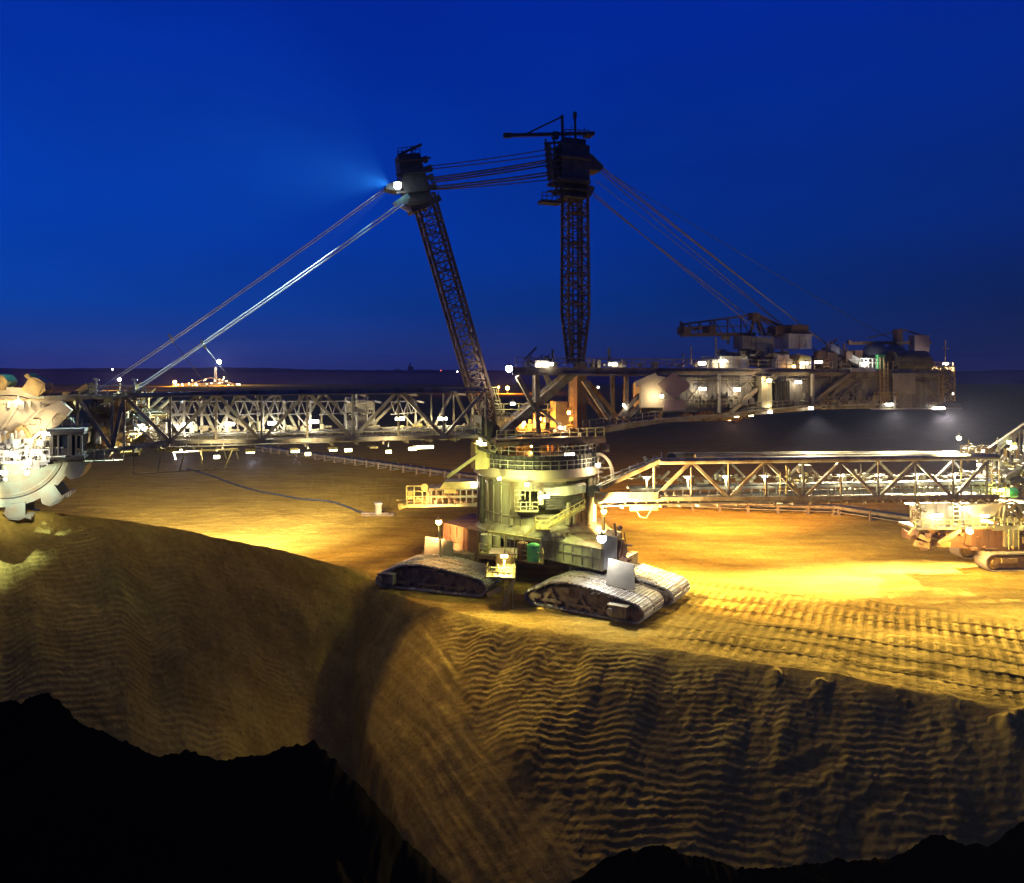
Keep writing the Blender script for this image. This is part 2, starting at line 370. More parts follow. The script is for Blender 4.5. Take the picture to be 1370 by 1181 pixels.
def sand_mat():
    m = bpy.data.materials.new('sand'); m.use_nodes = True; n = m.node_tree.nodes; l = m.node_tree.links; b = n['Principled BSDF']
    b.inputs['Roughness'].default_value = 1; b.inputs['Specular IOR Level'].default_value = 0
    g = n.new('ShaderNodeNewGeometry')
    def noise(scale, det, sx=1, sy=1, rot=0, rough=.6):
        mp = n.new('ShaderNodeMapping'); mp.inputs['Scale'].default_value = (sx, sy, 1); mp.inputs['Rotation'].default_value = (0, 0, rot)
        l.new(g.outputs['Position'], mp.inputs[0]); a = n.new('ShaderNodeTexNoise'); l.new(mp.outputs[0], a.inputs['Vector'])
        a.inputs['Scale'].default_value = scale; a.inputs['Detail'].default_value = det; a.inputs['Roughness'].default_value = rough; return a
    a = noise(.16, 7, 1, 2.4, R(28)); c = noise(1.7, 6, rough=.75); d = noise(6.5, 4, rough=.8)
    tr = noise(.25, 6, .2, 2.0, R(28), .7)
    r1 = n.new('ShaderNodeValToRGB'); l.new(a.outputs[0], r1.inputs[0])
    r1.color_ramp.elements[0].position = .35; r1.color_ramp.elements[1].position = .68
    r1.color_ramp.elements[0].color = (.31, .19, .034, 1); r1.color_ramp.elements[1].color = (.43, .28, .052, 1)
    r2 = n.new('ShaderNodeMapRange'); l.new(tr.outputs[0], r2.inputs[0]); r2.inputs[1].default_value = .38; r2.inputs[2].default_value = .6; r2.inputs[3].default_value = .80; r2.inputs[4].default_value = 1.08
    r3 = n.new('ShaderNodeMapRange'); l.new(c.outputs[0], r3.inputs[0]); r3.inputs[1].default_value = .3; r3.inputs[2].default_value = .7; r3.inputs[3].default_value = .72; r3.inputs[4].default_value = 1.2
    mu = n.new('ShaderNodeMath'); mu.operation = 'MULTIPLY'; l.new(r2.outputs[0], mu.inputs[0]); l.new(r3.outputs[0], mu.inputs[1])
    # dark clods
    vo = n.new('ShaderNodeTexVoronoi'); l.new(g.outputs['Position'], vo.inputs['Vector']); vo.inputs['Scale'].default_value = .9
    r4 = n.new('ShaderNodeMapRange'); l.new(vo.outputs['Distance'], r4.inputs[0]); r4.inputs[1].default_value = .05; r4.inputs[2].default_value = .13; r4.inputs[3].default_value = .45; r4.inputs[4].default_value = 1
    mu2 = n.new('ShaderNodeMath'); mu2.operation = 'MULTIPLY'; l.new(mu.outputs[0], mu2.inputs[0]); l.new(r4.outputs[0], mu2.inputs[1])
    wa = n.new('ShaderNodeAttribute'); wa.attribute_name = 'print_shade_streaks'; mu3 = n.new('ShaderNodeMath'); mu3.operation = 'MULTIPLY'; l.new(mu2.outputs[0], mu3.inputs[0]); l.new(wa.outputs['Fac'], mu3.inputs[1])
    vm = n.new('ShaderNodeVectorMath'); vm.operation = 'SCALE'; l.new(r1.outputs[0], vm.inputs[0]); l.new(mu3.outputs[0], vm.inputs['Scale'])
    l.new(vm.outputs[0], b.inputs['Base Color'])
    ad = n.new('ShaderNodeMath'); ad.operation = 'MULTIPLY_ADD'; l.new(d.outputs[0], ad.inputs[0]); ad.inputs[1].default_value = .5; l.new(c.outputs[0], ad.inputs[2])
    bp = n.new('ShaderNodeBump'); bp.inputs['Strength'].default_value = .55; bp.inputs['Distance'].default_value = .18
    l.new(ad.outputs[0], bp.inputs['Height']); l.new(bp.outputs[0], b.inputs['Normal'])
    return m
M['sand'] = sand_mat()
M['soil'] = mat('unlit_dark_soil', (.009, .007, .003), 1, 0, col2=(.006, .004, .002))  # dark earth, colour taken near black to stand in for the mound's shade
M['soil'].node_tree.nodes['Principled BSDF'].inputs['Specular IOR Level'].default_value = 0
ratio = np.concatenate([np.linspace(-6, -.98, 60)[:-1], np.linspace(-.98, -.74, 90)[:-1], np.linspace(-.74, .72, 1150)[:-1], np.linspace(.72, .98, 90)[:-1], np.linspace(.98, 6, 60)])
Ys = np.concatenate([np.linspace(38, 55, 60)[:-1], np.arange(55, 97, .06), np.arange(97, 101, .1), np.arange(101, 150, .32), 150 * np.exp(np.linspace(0, math.log(9000 / 150), 170))])
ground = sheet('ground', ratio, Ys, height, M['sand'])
def berm_h(X, Y):
    px = 685 + X / 22 * 1000
    py = np.interp(px, [-900, -150, 0, 40, 78, 84, 100, 130, 160, 190, 225, 262, 268, 285, 310, 345, 380, 436, 441, 470, 500, 540, 600, 660, 720, 765, 800, 840, 880, 920, 960, 1000, 1060, 1130, 1190, 1240, 1262, 1300, 1340, 1350, 1372, 1600, 2400],
                   [880, 930, 947, 930, 922, 958, 962, 975, 992, 1006, 1015, 990, 1012, 1022, 1016, 1012, 1003, 984, 1018, 1040, 1075, 1120, 1178, 1225, 1215, 1180, 1150, 1133, 1128, 1146, 1152, 1163, 1160, 1148, 1150, 1122, 1118, 1132, 1133, 1105, 1092, 1060, 1000])
    py = (py + np.interp(px - 14, px[0], py[0]) + np.interp(px + 14, px[0], py[0])) / 3
    zc = CAMH - (py - 495) / 1000 * 22 + .11 * N1.fbm(X * 1.6, Y * .3, 6, .62) + .05 * np.abs(N3(X * 3.1, Y * .2))
    rise = np.where(Y < 22, -(22 - Y) * .30, -(Y - 22) * 1.25)
    zc = 13.2 + (zc - 13.2) * np.exp(-np.abs(Y - 22) / 4.5) + (zc - zc)
    zc = zc + .22 * N3.fbm(X / .9, Y / .9, 5, .6) * np.clip(np.abs(Y - 22) / 1.0, 0, 1)
    return np.maximum(zc + rise + (.25 * N2.fbm(X / 1.5, Y / 1.5, 4) * np.clip(np.abs(Y - 22) / 2, 0, 1)), np.where(Y < 22, zc - 12, -36))
rb = np.concatenate([np.linspace(-5, -.75, 40)[:-1], np.linspace(-.75, .75, 700)[:-1], np.linspace(.75, 5, 40)])
Xb, Yb = np.meshgrid(rb * 22, np.concatenate([np.linspace(-60, 5, 20)[:-1], np.linspace(5, 30, 120)[:-1], np.linspace(30, 70, 30)]))
def grid_obj(name, X, Y, Z, m):
    nr, nc = X.shape; mb = MB(); mb.v = list(map(tuple, np.stack([X, Y, Z], -1).reshape(-1, 3).tolist()))
    mb.f = [(r * nc + c, r * nc + c + 1, (r + 1) * nc + c + 1, (r + 1) * nc + c) for r in range(nr - 1) for c in range(nc - 1)]
    return struct(mb.build(name, m, None, True))
grid_obj('embankment', Xb, Yb, berm_h(Xb, Yb), 'soil')

# far pit wall and hills
M['far'] = mat('far_earth', (.20, .14, .10), 1, 0, col2=(.12, .08, .06), scale=.01, streak=False)
M['wood'] = mat('far_woodland', (.03, .035, .02), 1, 0, col2=(.015, .018, .01), scale=.02)
def strip_obj(name, Y0, Y1, zf, m, seg=420):
    xs = np.linspace(-1.6, 1.6, seg); X, T = np.meshgrid(xs, np.linspace(0, 1, 8)); Y = Y0 + (Y1 - Y0) * T
    Xw = X * (Y0 + 200); Z = zf(Xw, T); return grid_obj(name, Xw, Y, Z, m)
strip_obj('pit_wall', 1450, 1560, lambda X, T: -3 + T * (26 + 2.5 * N1.fbm(X / 300, T * 0, 4)), 'far')
strip_obj('hills', 1900, 2600, lambda X, T: 8 + np.sin(T * math.pi) ** .7 * (24 + 8 * N2.fbm(X / 700 + 3, T * 0, 3) + 6 * np.clip(-X / 1000, -1, 1.2) + 2.4 * N3.fbm(X / 22, T * 3, 3)) * 1.0, 'wood')


# ================================================================== the excavator
TC = (3.3, 100.0)                       # centre of the slewing tower
W = Fr(TC, (55, 20))                    # the vertical plane of both booms; n > 0 faces the camera
U3 = (W.u[0], W.u[1], 0)
exc = thing('bucket_wheel_excavator', 'huge bucket wheel excavator with two lattice masts standing on crawlers on the lit sand bench', 'excavator', (TC[0], TC[1], 0))

# ---- crawlers
PROF = [(0.25, .55), (0.1, 1.15), (.5, 1.7), (3.6, 3.15), (6.2, 3.45), (9.6, 3.15), (13.0, 2.62), (14.5, 2.3), (15.1, 1.75), (15.2, 1.1), (14.7, .45), (14.0, .16), (1.0, .16)]
def crawler(parent, fr, s0, n0, wd=2.75, drive=True, m='track', z0=0.0):
    """n0 = camera-side face of the shoe. frame mesh is the part; belt, wheels, drive are its pieces"""
    P = lambda s, n, z: fr.pt(s0 + s, n0 - n, z + z0)
    fm = MB()
    # side beams
    for n in (.45, wd - .75):
        pts = [(1.2, .75), (1.4, 1.35), (3.9, 2.5), (6.2, 2.85), (9.6, 2.6), (13, 2.0), (13.9, 1.6), (13.6, .85)]
        fm.prism([P(a, n, b) for a, b in pts], P(0, n + .3, 0) - P(0, n, 0))
    for (a, b) in ((2.6, 4.6), (6.5, 8.3), (10, 11.7)):            # bogie triangles
        fm.bar(P(a, .3, .7), P((a + b) / 2, .3, 2.1), .28); fm.bar(P(b, .3, .7), P((a + b) / 2, .3, 2.1), .28); fm.bar(P(a - .4, .28, .95), P(b + .4, .28, .95), .34)
        fm.tube(P((a + b) / 2, .38, 2.1), P((a + b) / 2, .1, 2.1), .32, 12)
    fm.bar(P(4.9, .28, 2.4), P(6.1, .28, 2.4), .5); fm.bar(P(8.7, .26, 2.35), P(9.6, .26, 2.35), .4); fm.bar(P(1.3, .28, 1.2), P(2.4, .28, 1.25), .5)
    f = fm.build('crawler', 'mud', parent)
    # belt of pads following the profile
    prof = PROF + [PROF[0]]; L = []
    for a, b in zip(prof[:-1], prof[1:]):
        d = math.hypot(b[0] - a[0], b[1] - a[1]); k = max(1, int(round(d / .62)))
        for i in range(k):
            t0 = i / k; t1 = (i + 1) / k - .10 / (d / k) / k
            L.append(((lerp(a[0], b[0], t0), lerp(a[1], b[1], t0)), (lerp(a[0], b[0], t1), lerp(a[1], b[1], t1))))
    tb = MB()
    for a, b in L:
        dx, dz = b[0] - a[0], b[1] - a[1]; l = math.hypot(dx, dz); nx, nz = dz / l, -dx / l      # inward normal (loop runs clockwise over the top)
        h = .2
        tb.hexa([P(a[0] + nx * h, 0, a[1] + nz * h), P(b[0] + nx * h, 0, b[1] + nz * h), P(b[0] + nx * h, wd, b[1] + nz * h), P(a[0] + nx * h, wd, a[1] + nz * h), P(a[0], 0, a[1]), P(b[0], 0, b[1]), P(b[0], wd, b[1]), P(a[0], wd, a[1])])
        m_ = lerp(a[0], b[0], .5), lerp(a[1], b[1], .5)
        tb.hexa([P(m_[0] - .07, .06, m_[1]), P(m_[0] + .07, .06, m_[1]), P(m_[0] + .07, wd - .06, m_[1]), P(m_[0] - .07, wd - .06, m_[1]), P(m_[0] - .07 - nx * .07, .06, m_[1] - nz * .07), P(m_[0] + .07 - nx * .07, .06, m_[1] - nz * .07), P(m_[0] + .07 - nx * .07, wd - .06, m_[1] - nz * .07), P(m_[0] - .07 - nx * .07, wd - .06, m_[1] - nz * .07)])
    tb.build('track', m, f)
    for i in range(9):
        s = 1.5 + i * 1.42; wm = MB(); wm.tube(P(s, .34, .62), P(s, wd - .34, .62), .42, 14); wm.tube(P(s, .22, .62), P(s, .36, .62), .17, 10); wm.build('road_wheel', 'mud', f)
    sp_ = MB(); sp_.tube(P(14.2, .12, 1.25), P(14.2, wd - .3, 1.25), .78, 18); sp_.tube(P(14.2, -.08, 1.25), P(14.2, .14, 1.25), .42, 14); sp_.build('drive_sprocket', 'mud', f)
    id_ = MB(); id_.tube(P(.95, .2, 1.0), P(.95, wd - .2, 1.0), .62, 18); id_.build('idler_wheel', 'mud', f)
    for s in (4.4, 8.4, 11.2):
        rm = MB(); zt = np.interp(s, [p[0] for p in PROF[1:8]], [p[1] for p in PROF[1:8]]) - .42; rm.tube(P(s, .3, zt), P(s, wd - .3, zt), .22, 12); rm.build('return_roller', 'mud', f)
    if drive:
        d = MB(); fr.box(d, s0 + drive, s0 + drive + 2.1, n0 - .2, n0 + .75, z0 + .8, z0 + 1.9); d.tube(P(drive + .3, -.8, 1.35), P(drive + .3, -1.1, 1.35), .4, 14); fr.box(d, s0 + drive - .1, s0 + drive + 2.2, n0 - .25, n0 + .9, z0 + 1.95, z0 + 2.1)
        d.tube(P(drive + 1.5, -.75, 1.35), P(drive + 1.5, -.95, 1.35), .3, 12)
        d.build('drive_box', 'pale', f)
    return f
CR = Fr((1.3, 87.9), (.846, -.533)); CL = Fr((-17.4, 94.6), (.945, -.325)); CB = Fr((-5, 114), (.985, -.17))
crawler(exc, CR, 0, 0, drive=11.3); crawler(exc, CR, 0, -3.0, drive=0)
crawler(exc, CR, 0.6, -7.3, drive=0); crawler(exc, CR, .6, -10.3, drive=0)
crawler(exc, CL, 0, 0, drive=.9); crawler(exc, CL, 0, -3.0, drive=0)
crawler(exc, CB, 0, 0, drive=0); crawler(exc, CB, 0, -3.0, drive=0)
# bogie beams joining the shoes
bb = MB()
CR.box(bb, 3, 11, -7.2, -5.9, 2.3, 4.5); CR.box(bb, 5.5, 9, -13, -5.9, 3.2, 4.6); CL.box(bb, 4, 11, -8.0, -6.0, 1.2, 3.6); CB.box(bb, 4, 11, -5, 6, 3.4, 4.6)
bb.bar(V(-9, 102, 3.2), V(9, 95, 3.9), 2.6, 2.2); bb.bar(V(3, 100, 3.9), V(2, 116, 3.9), 2.6, 1.6)
bb.build('bogie_beam', 'mud', exc)
# ---- carriage
def plan_prism(mb, pts, z0, z1): return mb.prism([V(x, y, z0) for x, y in pts], (0, 0, z1 - z0))
def ribbed(mb, pts, z0, z1, step=1.35, d=.12, cap=True):
    for a, b in pts:
        a = V(*a, 0); b = V(*b, 0); L = (b - a).length; k = max(2, int(L / step)); dr = (b - a).normalized(); nn = V(dr.y, -dr.x, 0) * d * .5
        for i in range(k + 1):
            p = lerp(a, b, i / k) + nn; mb.bar(p + V(0, 0, z0), p + V(0, 0, z1), .1, d)
        for zz in (z0 + .15, lerp(z0, z1, .55), z1 - .1): mb.bar(a + nn + V(0, 0, zz), b + nn + V(0, 0, zz), d, .14)
cb = MB(); plan_prism(cb, [(-1, 96.2), (5.2, 92.4), (10.5, 87.7), (13.6, 93), (12.5, 106), (0, 109), (-1.5, 101)], 3.9, 6.5)
cl_ = cb.build('carriage_body', 'pale', exc)
rb_ = MB(); ribbed(rb_, [((1.0, 94.9), (5.2, 92.35)), ((5.2, 92.35), (10.5, 87.65)), ((10.6, 87.7), (13.7, 93))], 3.9, 6.55); rb_.build('stiffener_rib', 'pale', cl_)
cb = MB(); plan_prism(cb, [(-9.3, 102.3), (-8.2, 101.3), (-4.4, 97.3), (-1.6, 96.6), (-1.2, 108), (-6, 109)], 2.9, 6.6)
cb.prism([V(-9.8, 101.9, 2.9), V(-4.6, 96.9, 2.9), V(-4.6, 96.9, 2.2), V(-9.8, 101.9, 2.2)], (2, 2, 0))
cl2 = cb.build('carriage_arm', 'rust', exc)
rb_ = MB(); ribbed(rb_, [((-9.35, 102.3), (-4.45, 97.25)), ((-4.4, 97.25), (-1.6, 96.5))], 2.95, 6.65); rb_.build('stiffener_rib', 'rust', cl2)
# sloping top plates round the base ring
tp = MB(); tp.add([V(-1, 96, 6.55), V(5.2, 92.3, 6.55), V(10.5, 87.7, 6.52), V(13.5, 93, 6.55), V(11, 99, 7.3), V(6.5, 93.5, 7.4), V(1, 93.2, 7.4)], [(0, 1, 6), (1, 2, 5), (1, 5, 6), (2, 3, 4), (2, 4, 5)]); tp.build('skirt_plate', 'pale', exc)
# sand-coloured sheet panels
for (a, b, c, d, Y, m) in ((566, 723, 606, 760, 98, 'panel_pale'), (811, 754, 849, 782, 84.5, 'panel_pale')):
    pm = MB(); p0 = at(a, d, Y); p1 = at(c, b, Y - 1); pm.hexa([V(p0.x, Y, p0.z), V(p1.x, Y - 1, p0.z - .4), V(p1.x, Y - .7, p0.z - .4), V(p0.x, Y + .3, p0.z), V(p0.x + .3, Y, p1.z + .3), V(p1.x, Y - 1, p1.z - .1), V(p1.x, Y - .7, p1.z - .1), V(p0.x + .3, Y + .3, p1.z + .3)])
    pm.build('sheet_panel', m, exc)
# ---- slewing tower
t = MB(); t.ring(TC, 0, 8.1, 6.5, 7.0, 72); t.ring(TC, 0, 8.1, 7.0, 8.05, 72, r1t=6.9); t.build('base_ring', 'pale', exc, True)
t = MB(); t.ring(TC, 6.0, 6.9, 8.0, 13.6, 72, a0=-62, a1=250); t.ring(TC, 6.0, 6.9, 8.0, 9.3, 24, a0=-110, a1=-62); t.ring(TC, 6.0, 6.9, 12.4, 13.6, 24, a0=-110, a1=-62)
ty = t.build('tower_shell', 'pale', exc)
t = MB()
for a in range(-180, 181, 12):
    if -108 < a < -64: continue
    p = cyl_pts(TC, 6.98, 0, a); t.bar(V(p.x, p.y, 8.0), V(p.x, p.y, 13.6), .14, .14)
t.ring(TC, 6.85, 7.08, 12.9, 13.1, 72); t.ring(TC, 6.85, 7.05, 9.1, 9.25, 72); t.build('shell_rib', 'pale', ty)
for a in (-172, -160, -28, -14):     # round pillars outside the shell
    t = MB(); p = cyl_pts(TC, 7.65, 0, a); t.tube(V(p.x, p.y, 7.6), V(p.x, p.y, 13.7), .36, 14); t.build('pillar', 'dark' if a < -100 else 'pale', ty, True)
for a, h0, h1 in ((-58, 8.1, 10.9), (-52, 8.1, 12), (-118, 8.1, 9.2)):
    t = MB(); p = cyl_pts(TC, 7.25, 0, a); t.tube(V(p.x, p.y, h0), V(p.x, p.y, h1), .3, 12); t.build('exhaust_pipe', 'pale', ty, True)
t = MB(); t.ring(TC, 0, 7.6, 13.6, 14.1, 72, r1t=8.3); t.ring(TC, 0, 8.4, 14.1, 15.2, 72); t.build('slew_ring', 'sandy', exc, True)
t = MB(); t.ring(TC, 0, 8.15, 15.2, 16.9, 72)
for a in range(0, 360, 5): p = cyl_pts(TC, 8.2, 0, a); t.bar(V(p.x, p.y, 15.2), V(p.x, p.y, 16.9), .12, .18)
t.build('slew_drum', 'dark', exc)
t = MB(); railing(t, [cyl_pts(TC, 8.35, 15.2, a) for a in range(-200, 25, 15)], 1.1, 1.2); railing(t, [cyl_pts(TC, 8.1, 16.9, a) for a in range(-200, 25, 15)], 1.1, 1.2, .028); t.build('handrail', 'white', exc)
# machinery seen in the tower's opening
t = MB(); t.tube(V(3.6, 94.0, 10.6), V(3.6, 94.0, 13.6), .42, 14); t.tube(V(7.9, 94.6, 9.6), V(7.9, 94.6, 12.8), .3, 12); t.build('white_column', 'white', exc, True)
t = MB(); t.prism([V(3.9, 92.7, 12.9), V(9.2, 93.1, 13.2), V(9.2, 93.1, 12.3), V(6.8, 92.8, 11.9), V(4.4, 92.7, 12.0)], (0, 2.5, 0)); t.build('duct_hood', 'white', exc)
t = MB()
for i in range(5): t.tube(V(4.2, 93.4 + .1 * i, 11.5 - .35 * i), V(8.8, 93.9 + .1 * i, 11.7 - .35 * i), .2, 8)
t.build('pipe_bundle', 'dark', exc)
t = MB(); t.hexa([V(.3, 91.7, 10.1), V(3.2, 91.6, 10.1), V(3.2, 93.6, 10.1), V(.3, 93.6, 10.1), V(.3, 91.7, 10.25), V(3.2, 91.6, 10.25), V(3.2, 93.6, 10.25), V(.3, 93.6, 10.25)])
railing(t, [V(.3, 93.5, 10.2), V(.3, 91.7, 10.2), V(3.2, 91.6, 10.2), V(3.2, 93, 10.2)], 1.1, .7, .04); railing(t, [V(.3, 91.9, 11.6), V(1.6, 91.9, 11.6)], 1.1, .6, .04)
t.bar(V(.3, 91.9, 10.1), V(.3, 91.9, 12.7), .08); t.bar(V(2.2, 91.9, 10.1), V(2.2, 91.9, 13.3), .12)
t.build('inspection_balcony', 'pale', exc)
t = MB(); a0 = V(4.3, 90.6, 8.3); b0 = V(9.0, 92.0, 10.6)              # stair flight in front of the shell with a landing
for dy in (0, 1.0): t.bar(a0 + V(0, dy, 0), b0 + V(0, dy, 0), .1, .3)
for i in range(12): p = lerp(a0, b0, (i + .5) / 12); t.bar(p, p + V(0, 1.0, 0), .3, .05)
railing(t, [a0, b0], 1.0, .8, .035); t.hexa([V(2.9, 90.4, 8.2), V(4.6, 90.4, 8.2), V(4.6, 92.6, 8.2), V(2.9, 92.6, 8.2), V(2.9, 90.4, 8.32), V(4.6, 90.4, 8.32), V(4.6, 92.6, 8.32), V(2.9, 92.6, 8.32)])
railing(t, [V(2.9, 92, 8.3), V(2.9, 90.4, 8.3), V(4.6, 90.4, 8.3)], 1, .6, .035); t.bar(V(1.2, 91.2, 6.9), V(3.6, 90.9, 9.2), .1, .25)
t.build('stairs', 'yellow', exc)
# green tank, brown tank, control box and stair tower in front
def part(name, m, smooth=False):
    def deco(fn):
        mb = MB(); fn(mb); return mb.build(name, m, exc, smooth)
    return deco
@part('green_tank', 'green', True)
def _(t): t.tube(V(2.55, 88.6, 4.9), V(2.55, 88.6, 6.8), .75, 18); t.tube(V(2.55, 88.6, 6.8), V(2.55, 88.6, 7.0), .75, 18, .3)
@part('oil_tank', 'rust', True)
def _(t): t.tube(V(1.25, 89.3, 4.9), V(1.25, 89.3, 6.9), .62, 16)
@part('white_tank', 'pale', True)
def _(t): t.tube(V(-3.2, 92.5, 5.3), V(-3.2, 92.5, 7.2), .7, 16); t.tube(V(-1.9, 92.9, 5.3), V(-1.9, 92.9, 7.0), .5, 14)
@part('tank_platform', 'yellow')
def _(t):
    t.hexa([V(-4.0, 91.4, 5.0), V(3.7, 87.5, 4.7), V(3.7, 90, 4.7), V(-3, 94, 5.0), V(-4, 91.4, 5.2), V(3.7, 87.5, 4.9), V(3.7, 90, 4.9), V(-3, 94, 5.2)])
    railing(t, [V(-4, 91.4, 5.2), V(3.7, 87.5, 4.9), V(3.7, 90, 4.9)], 1.1, 1.1, .04)
    t.bar(V(-2.9, 91, 7.8), V(3.4, 87.9, 7.5), .25, .3)
    for f_ in (0, .35, .7, 1): p = lerp(V(-2.9, 91, 7.8), V(3.4, 87.9, 7.5), f_); t.bar(p, p - V(0, 0, 2.8), .12)
@part('switch_cabin', 'ochre')
def _(t): t.hexa([V(-1.9, 87.6, 3.8), V(.1, 87.2, 3.8), V(.2, 89, 3.8), V(-1.8, 89.3, 3.8), V(-1.9, 87.6, 5.9), V(.1, 87.2, 5.9), V(.2, 89, 5.9), V(-1.8, 89.3, 5.9)])
@part('cabin_roof', 'pale')
def _(t): t.hexa([V(-2.7, 87.1, 5.95), V(.6, 86.7, 6.0), V(.6, 89.4, 6.1), V(-2.5, 89.6, 6.05), V(-2.7, 87.1, 6.1), V(.6, 86.7, 6.15), V(.6, 89.4, 6.25), V(-2.5, 89.6, 6.2)])
@part('stair_tower', 'yellow')
def _(t):
    cs = [V(-1.6, 86.6, 0), V(.1, 86.2, 0), V(.1, 88.2, 0), V(-1.6, 88.6, 0)]
    for c in cs[1:3]: t.bar(c, c + V(0, 0, 3.7), .12)
    for c in cs: t.bar(c + V(0, 0, 3.6), c + V(0, 0, 5.0), .1)
    t.hexa([V(-3.0, 86.4, 3.45), V(.4, 85.9, 3.45), V(.4, 88.4, 3.45), V(-2.8, 88.9, 3.45), V(-3.0, 86.4, 3.65), V(.4, 85.9, 3.65), V(.4, 88.4, 3.65), V(-2.8, 88.9, 3.65)])
    railing(t, [V(-2.8, 88.5, 3.6), V(-3, 86.4, 3.6), V(.4, 85.9, 3.6), V(.4, 88, 3.6)], 1.1, .7, .04)
    t.bar(V(.3, 86, 3.5), V(-1.0, 86, .1), .12, .3); t.bar(V(.3, 86.9, 3.5), V(-1.0, 86.9, .1), .12, .3); t.bar(V(.3, 86, 3.5), V(.3, 86, 8.4), .1)
    for i in range(9): p = lerp(V(.3, 86, 3.5), V(-1.0, 86, .1), (i + .5) / 9); t.bar(p, p + V(0, .9, 0), .25, .06)
    ladder(t, V(-.6, 86.3, .0), V(-.6, 86.3, 3.5), .25); ladder(t, V(-.5, 87, 5), V(-.5, 88, 8.2), .3)
    t.bar(V(-.9, 86, 4.7), V(-.9, 88, 8.0), .08); t.bar(V(-2.8, 87.5, 1.2), V(-1.2, 86.8, 2.2), .5, .5)
@part('winch', 'rust')
def _(t):
    p = at(826, 735, 88); t.tube(p, p + V(0, 1.6, 0), .95, 18); t.tube(p - V(0, .1, 0), p, 1.15, 18)
    for a, b in (((822, 700), (826, 735)), ((826, 735), (838, 752)), ((829, 728), (846, 730)), ((812, 745), (840, 748)), ((817, 728), (812, 752)), ((834, 722), (828, 745)), ((845, 748), (828, 760)), ((818, 742), (816, 765)), ((836, 742), (842, 765))): t.bar(at(*a, 88), at(*b, 87.5), .22)
    for x in (820, 824, 831, 835): t.bar(at(x, 712, 88), at(x + 2, 726, 88), .1)
    t.ball(at(829, 706, 88), .35)
@part('grey_cabinet', 'plate')
def _(t): t.hexa([V(10.7, 87.4, 4.2), V(12.2, 87.0, 4.2), V(13.2, 90, 4.2), V(11.6, 90.5, 4.2), V(10.7, 87.4, 8.3), V(12.2, 87.0, 8.0), V(13.2, 90, 8.0), V(11.6, 90.5, 8.3)])
@part('lamp_board', 'ochre')
def _(t): t.bar(at(807, 709, 90), at(807, 690, 90), .7, .15)
@part('hose_arch', 'sandy')
def _(t):
    c = W.P(800, 636, 5.5); pts = [V(c.x + 1.9 * 1.0 * math.sin(R(a)), c.y, c.z + 3.0 * math.cos(R(a)) - .2) for a in range(-8, 100, 9)]
    pts.append(V(c.x + 1.95, c.y, c.z - 1.0)); 
    for a, b in zip(pts[:-1], pts[1:]): t.bar(a, b, .5, .35)
    t.bar(V(c.x, c.y, c.z + 1.0), V(c.x + 1.8, c.y, c.z + 1.0), .12); t.bar(V(c.x, c.y, c.z - 3), V(c.x, c.y, c.z + 2.8), .2)

# ---- superstructure on the slew ring
@part('machinery_deck', 'mast')
def _(t):
    W.box(t, -7.5, 7.5, -6, 5.2, 18.6, 18.9); W.box(t, -7.0, -3, -6, -5.2, 16.8, 18.6); W.box(t, 3, 7, -6, -5.2, 16.8, 18.6)
    for s in (-6.5, -1.8, 2.2, 6.8): W.box(t, s - .35, s + .35, 3.8, 4.5, 15.2, 18.6); W.box(t, s - .3, s + .3, -5, -4.4, 15.2, 18.6)
    W.box(t, -7.6, 7.6, 4.9, 5.3, 18.0, 18.6)
@part('deck_railing', 'yellow')
def _(t): railing(t, [W.pt(-7.4, 5.2, 18.9), W.pt(7.4, 5.2, 18.9)], 1.1, 1.2, .04); railing(t, [W.pt(-7.4, -5.8, 18.9), W.pt(7.4, -5.8, 18.9)], 1.1, 1.2, .04); railing(t, [W.P(654, 556, -2), W.P(752, 556, -2)], 1.6, 2.2, .06)
@part('drive_house', 'ochre')
def _(t): W.box(t, -6, -1.5, -4.5, -1.2, 18.9, 21.2); W.box(t, 3.4, 5.2, -3.5, -1.5, 18.9, 23.2); W.box(t, -.8, 2.5, -5, -3, 18.9, 20.1); W.box(t, -2.5, 1.2, -4, -2.6, 15.3, 18.4)
@part('drive_motor', 'rust')
def _(t):
    for s in (-6.2, -4.1, 1.4, 4.2): t.tube(W.pt(s, 2.2, 16.95), W.pt(s, 2.2, 18.4), .55, 14); t.tube(W.pt(s, 2.2, 18.9), W.pt(s, 2.2, 19.9), .45, 14)
    for s in (.2, .9, 1.8): W.box(t, s, s + .35, 3.2, 3.6, 16.9, 18.6)
@part('deck_wall', 'ochre')
def _(t): W.box(t, -4.5, 7, -3.2, -3.0, 15.3, 18.5); W.box(t, -7.2, -2.5, -5.9, -5.6, 18.9, 20.6)
@part('mast_column', 'mast')
def _(t):
    t.bar(W.P(776, 486, 1), W.P(776, 606, 1), 1.4, 1.4); t.bar(W.P(776, 486, -2.5), W.P(772, 600, -2.5), .9, .9)
    t.bar(W.P(776, 580, 1), W.P(640, 583, 1), .8, .9); t.bar(W.P(776, 580, 3.3), W.P(700, 586, 3.3), .5, .6)
@part('raking_strut', 'steel')
def _(t):
    t.bar(W.P(658, 592, 2.6), W.P(768, 498, 2.6), .95, .95); t.bar(W.P(662, 580, -2.6), W.P(758, 500, -2.6), .95, .95)
    for f_ in (.2, .45, .7): t.bar(lerp(W.P(658, 592, 2.6), W.P(768, 498, 2.6), f_), lerp(W.P(662, 580, -2.6), W.P(758, 500, -2.6), f_), .4)
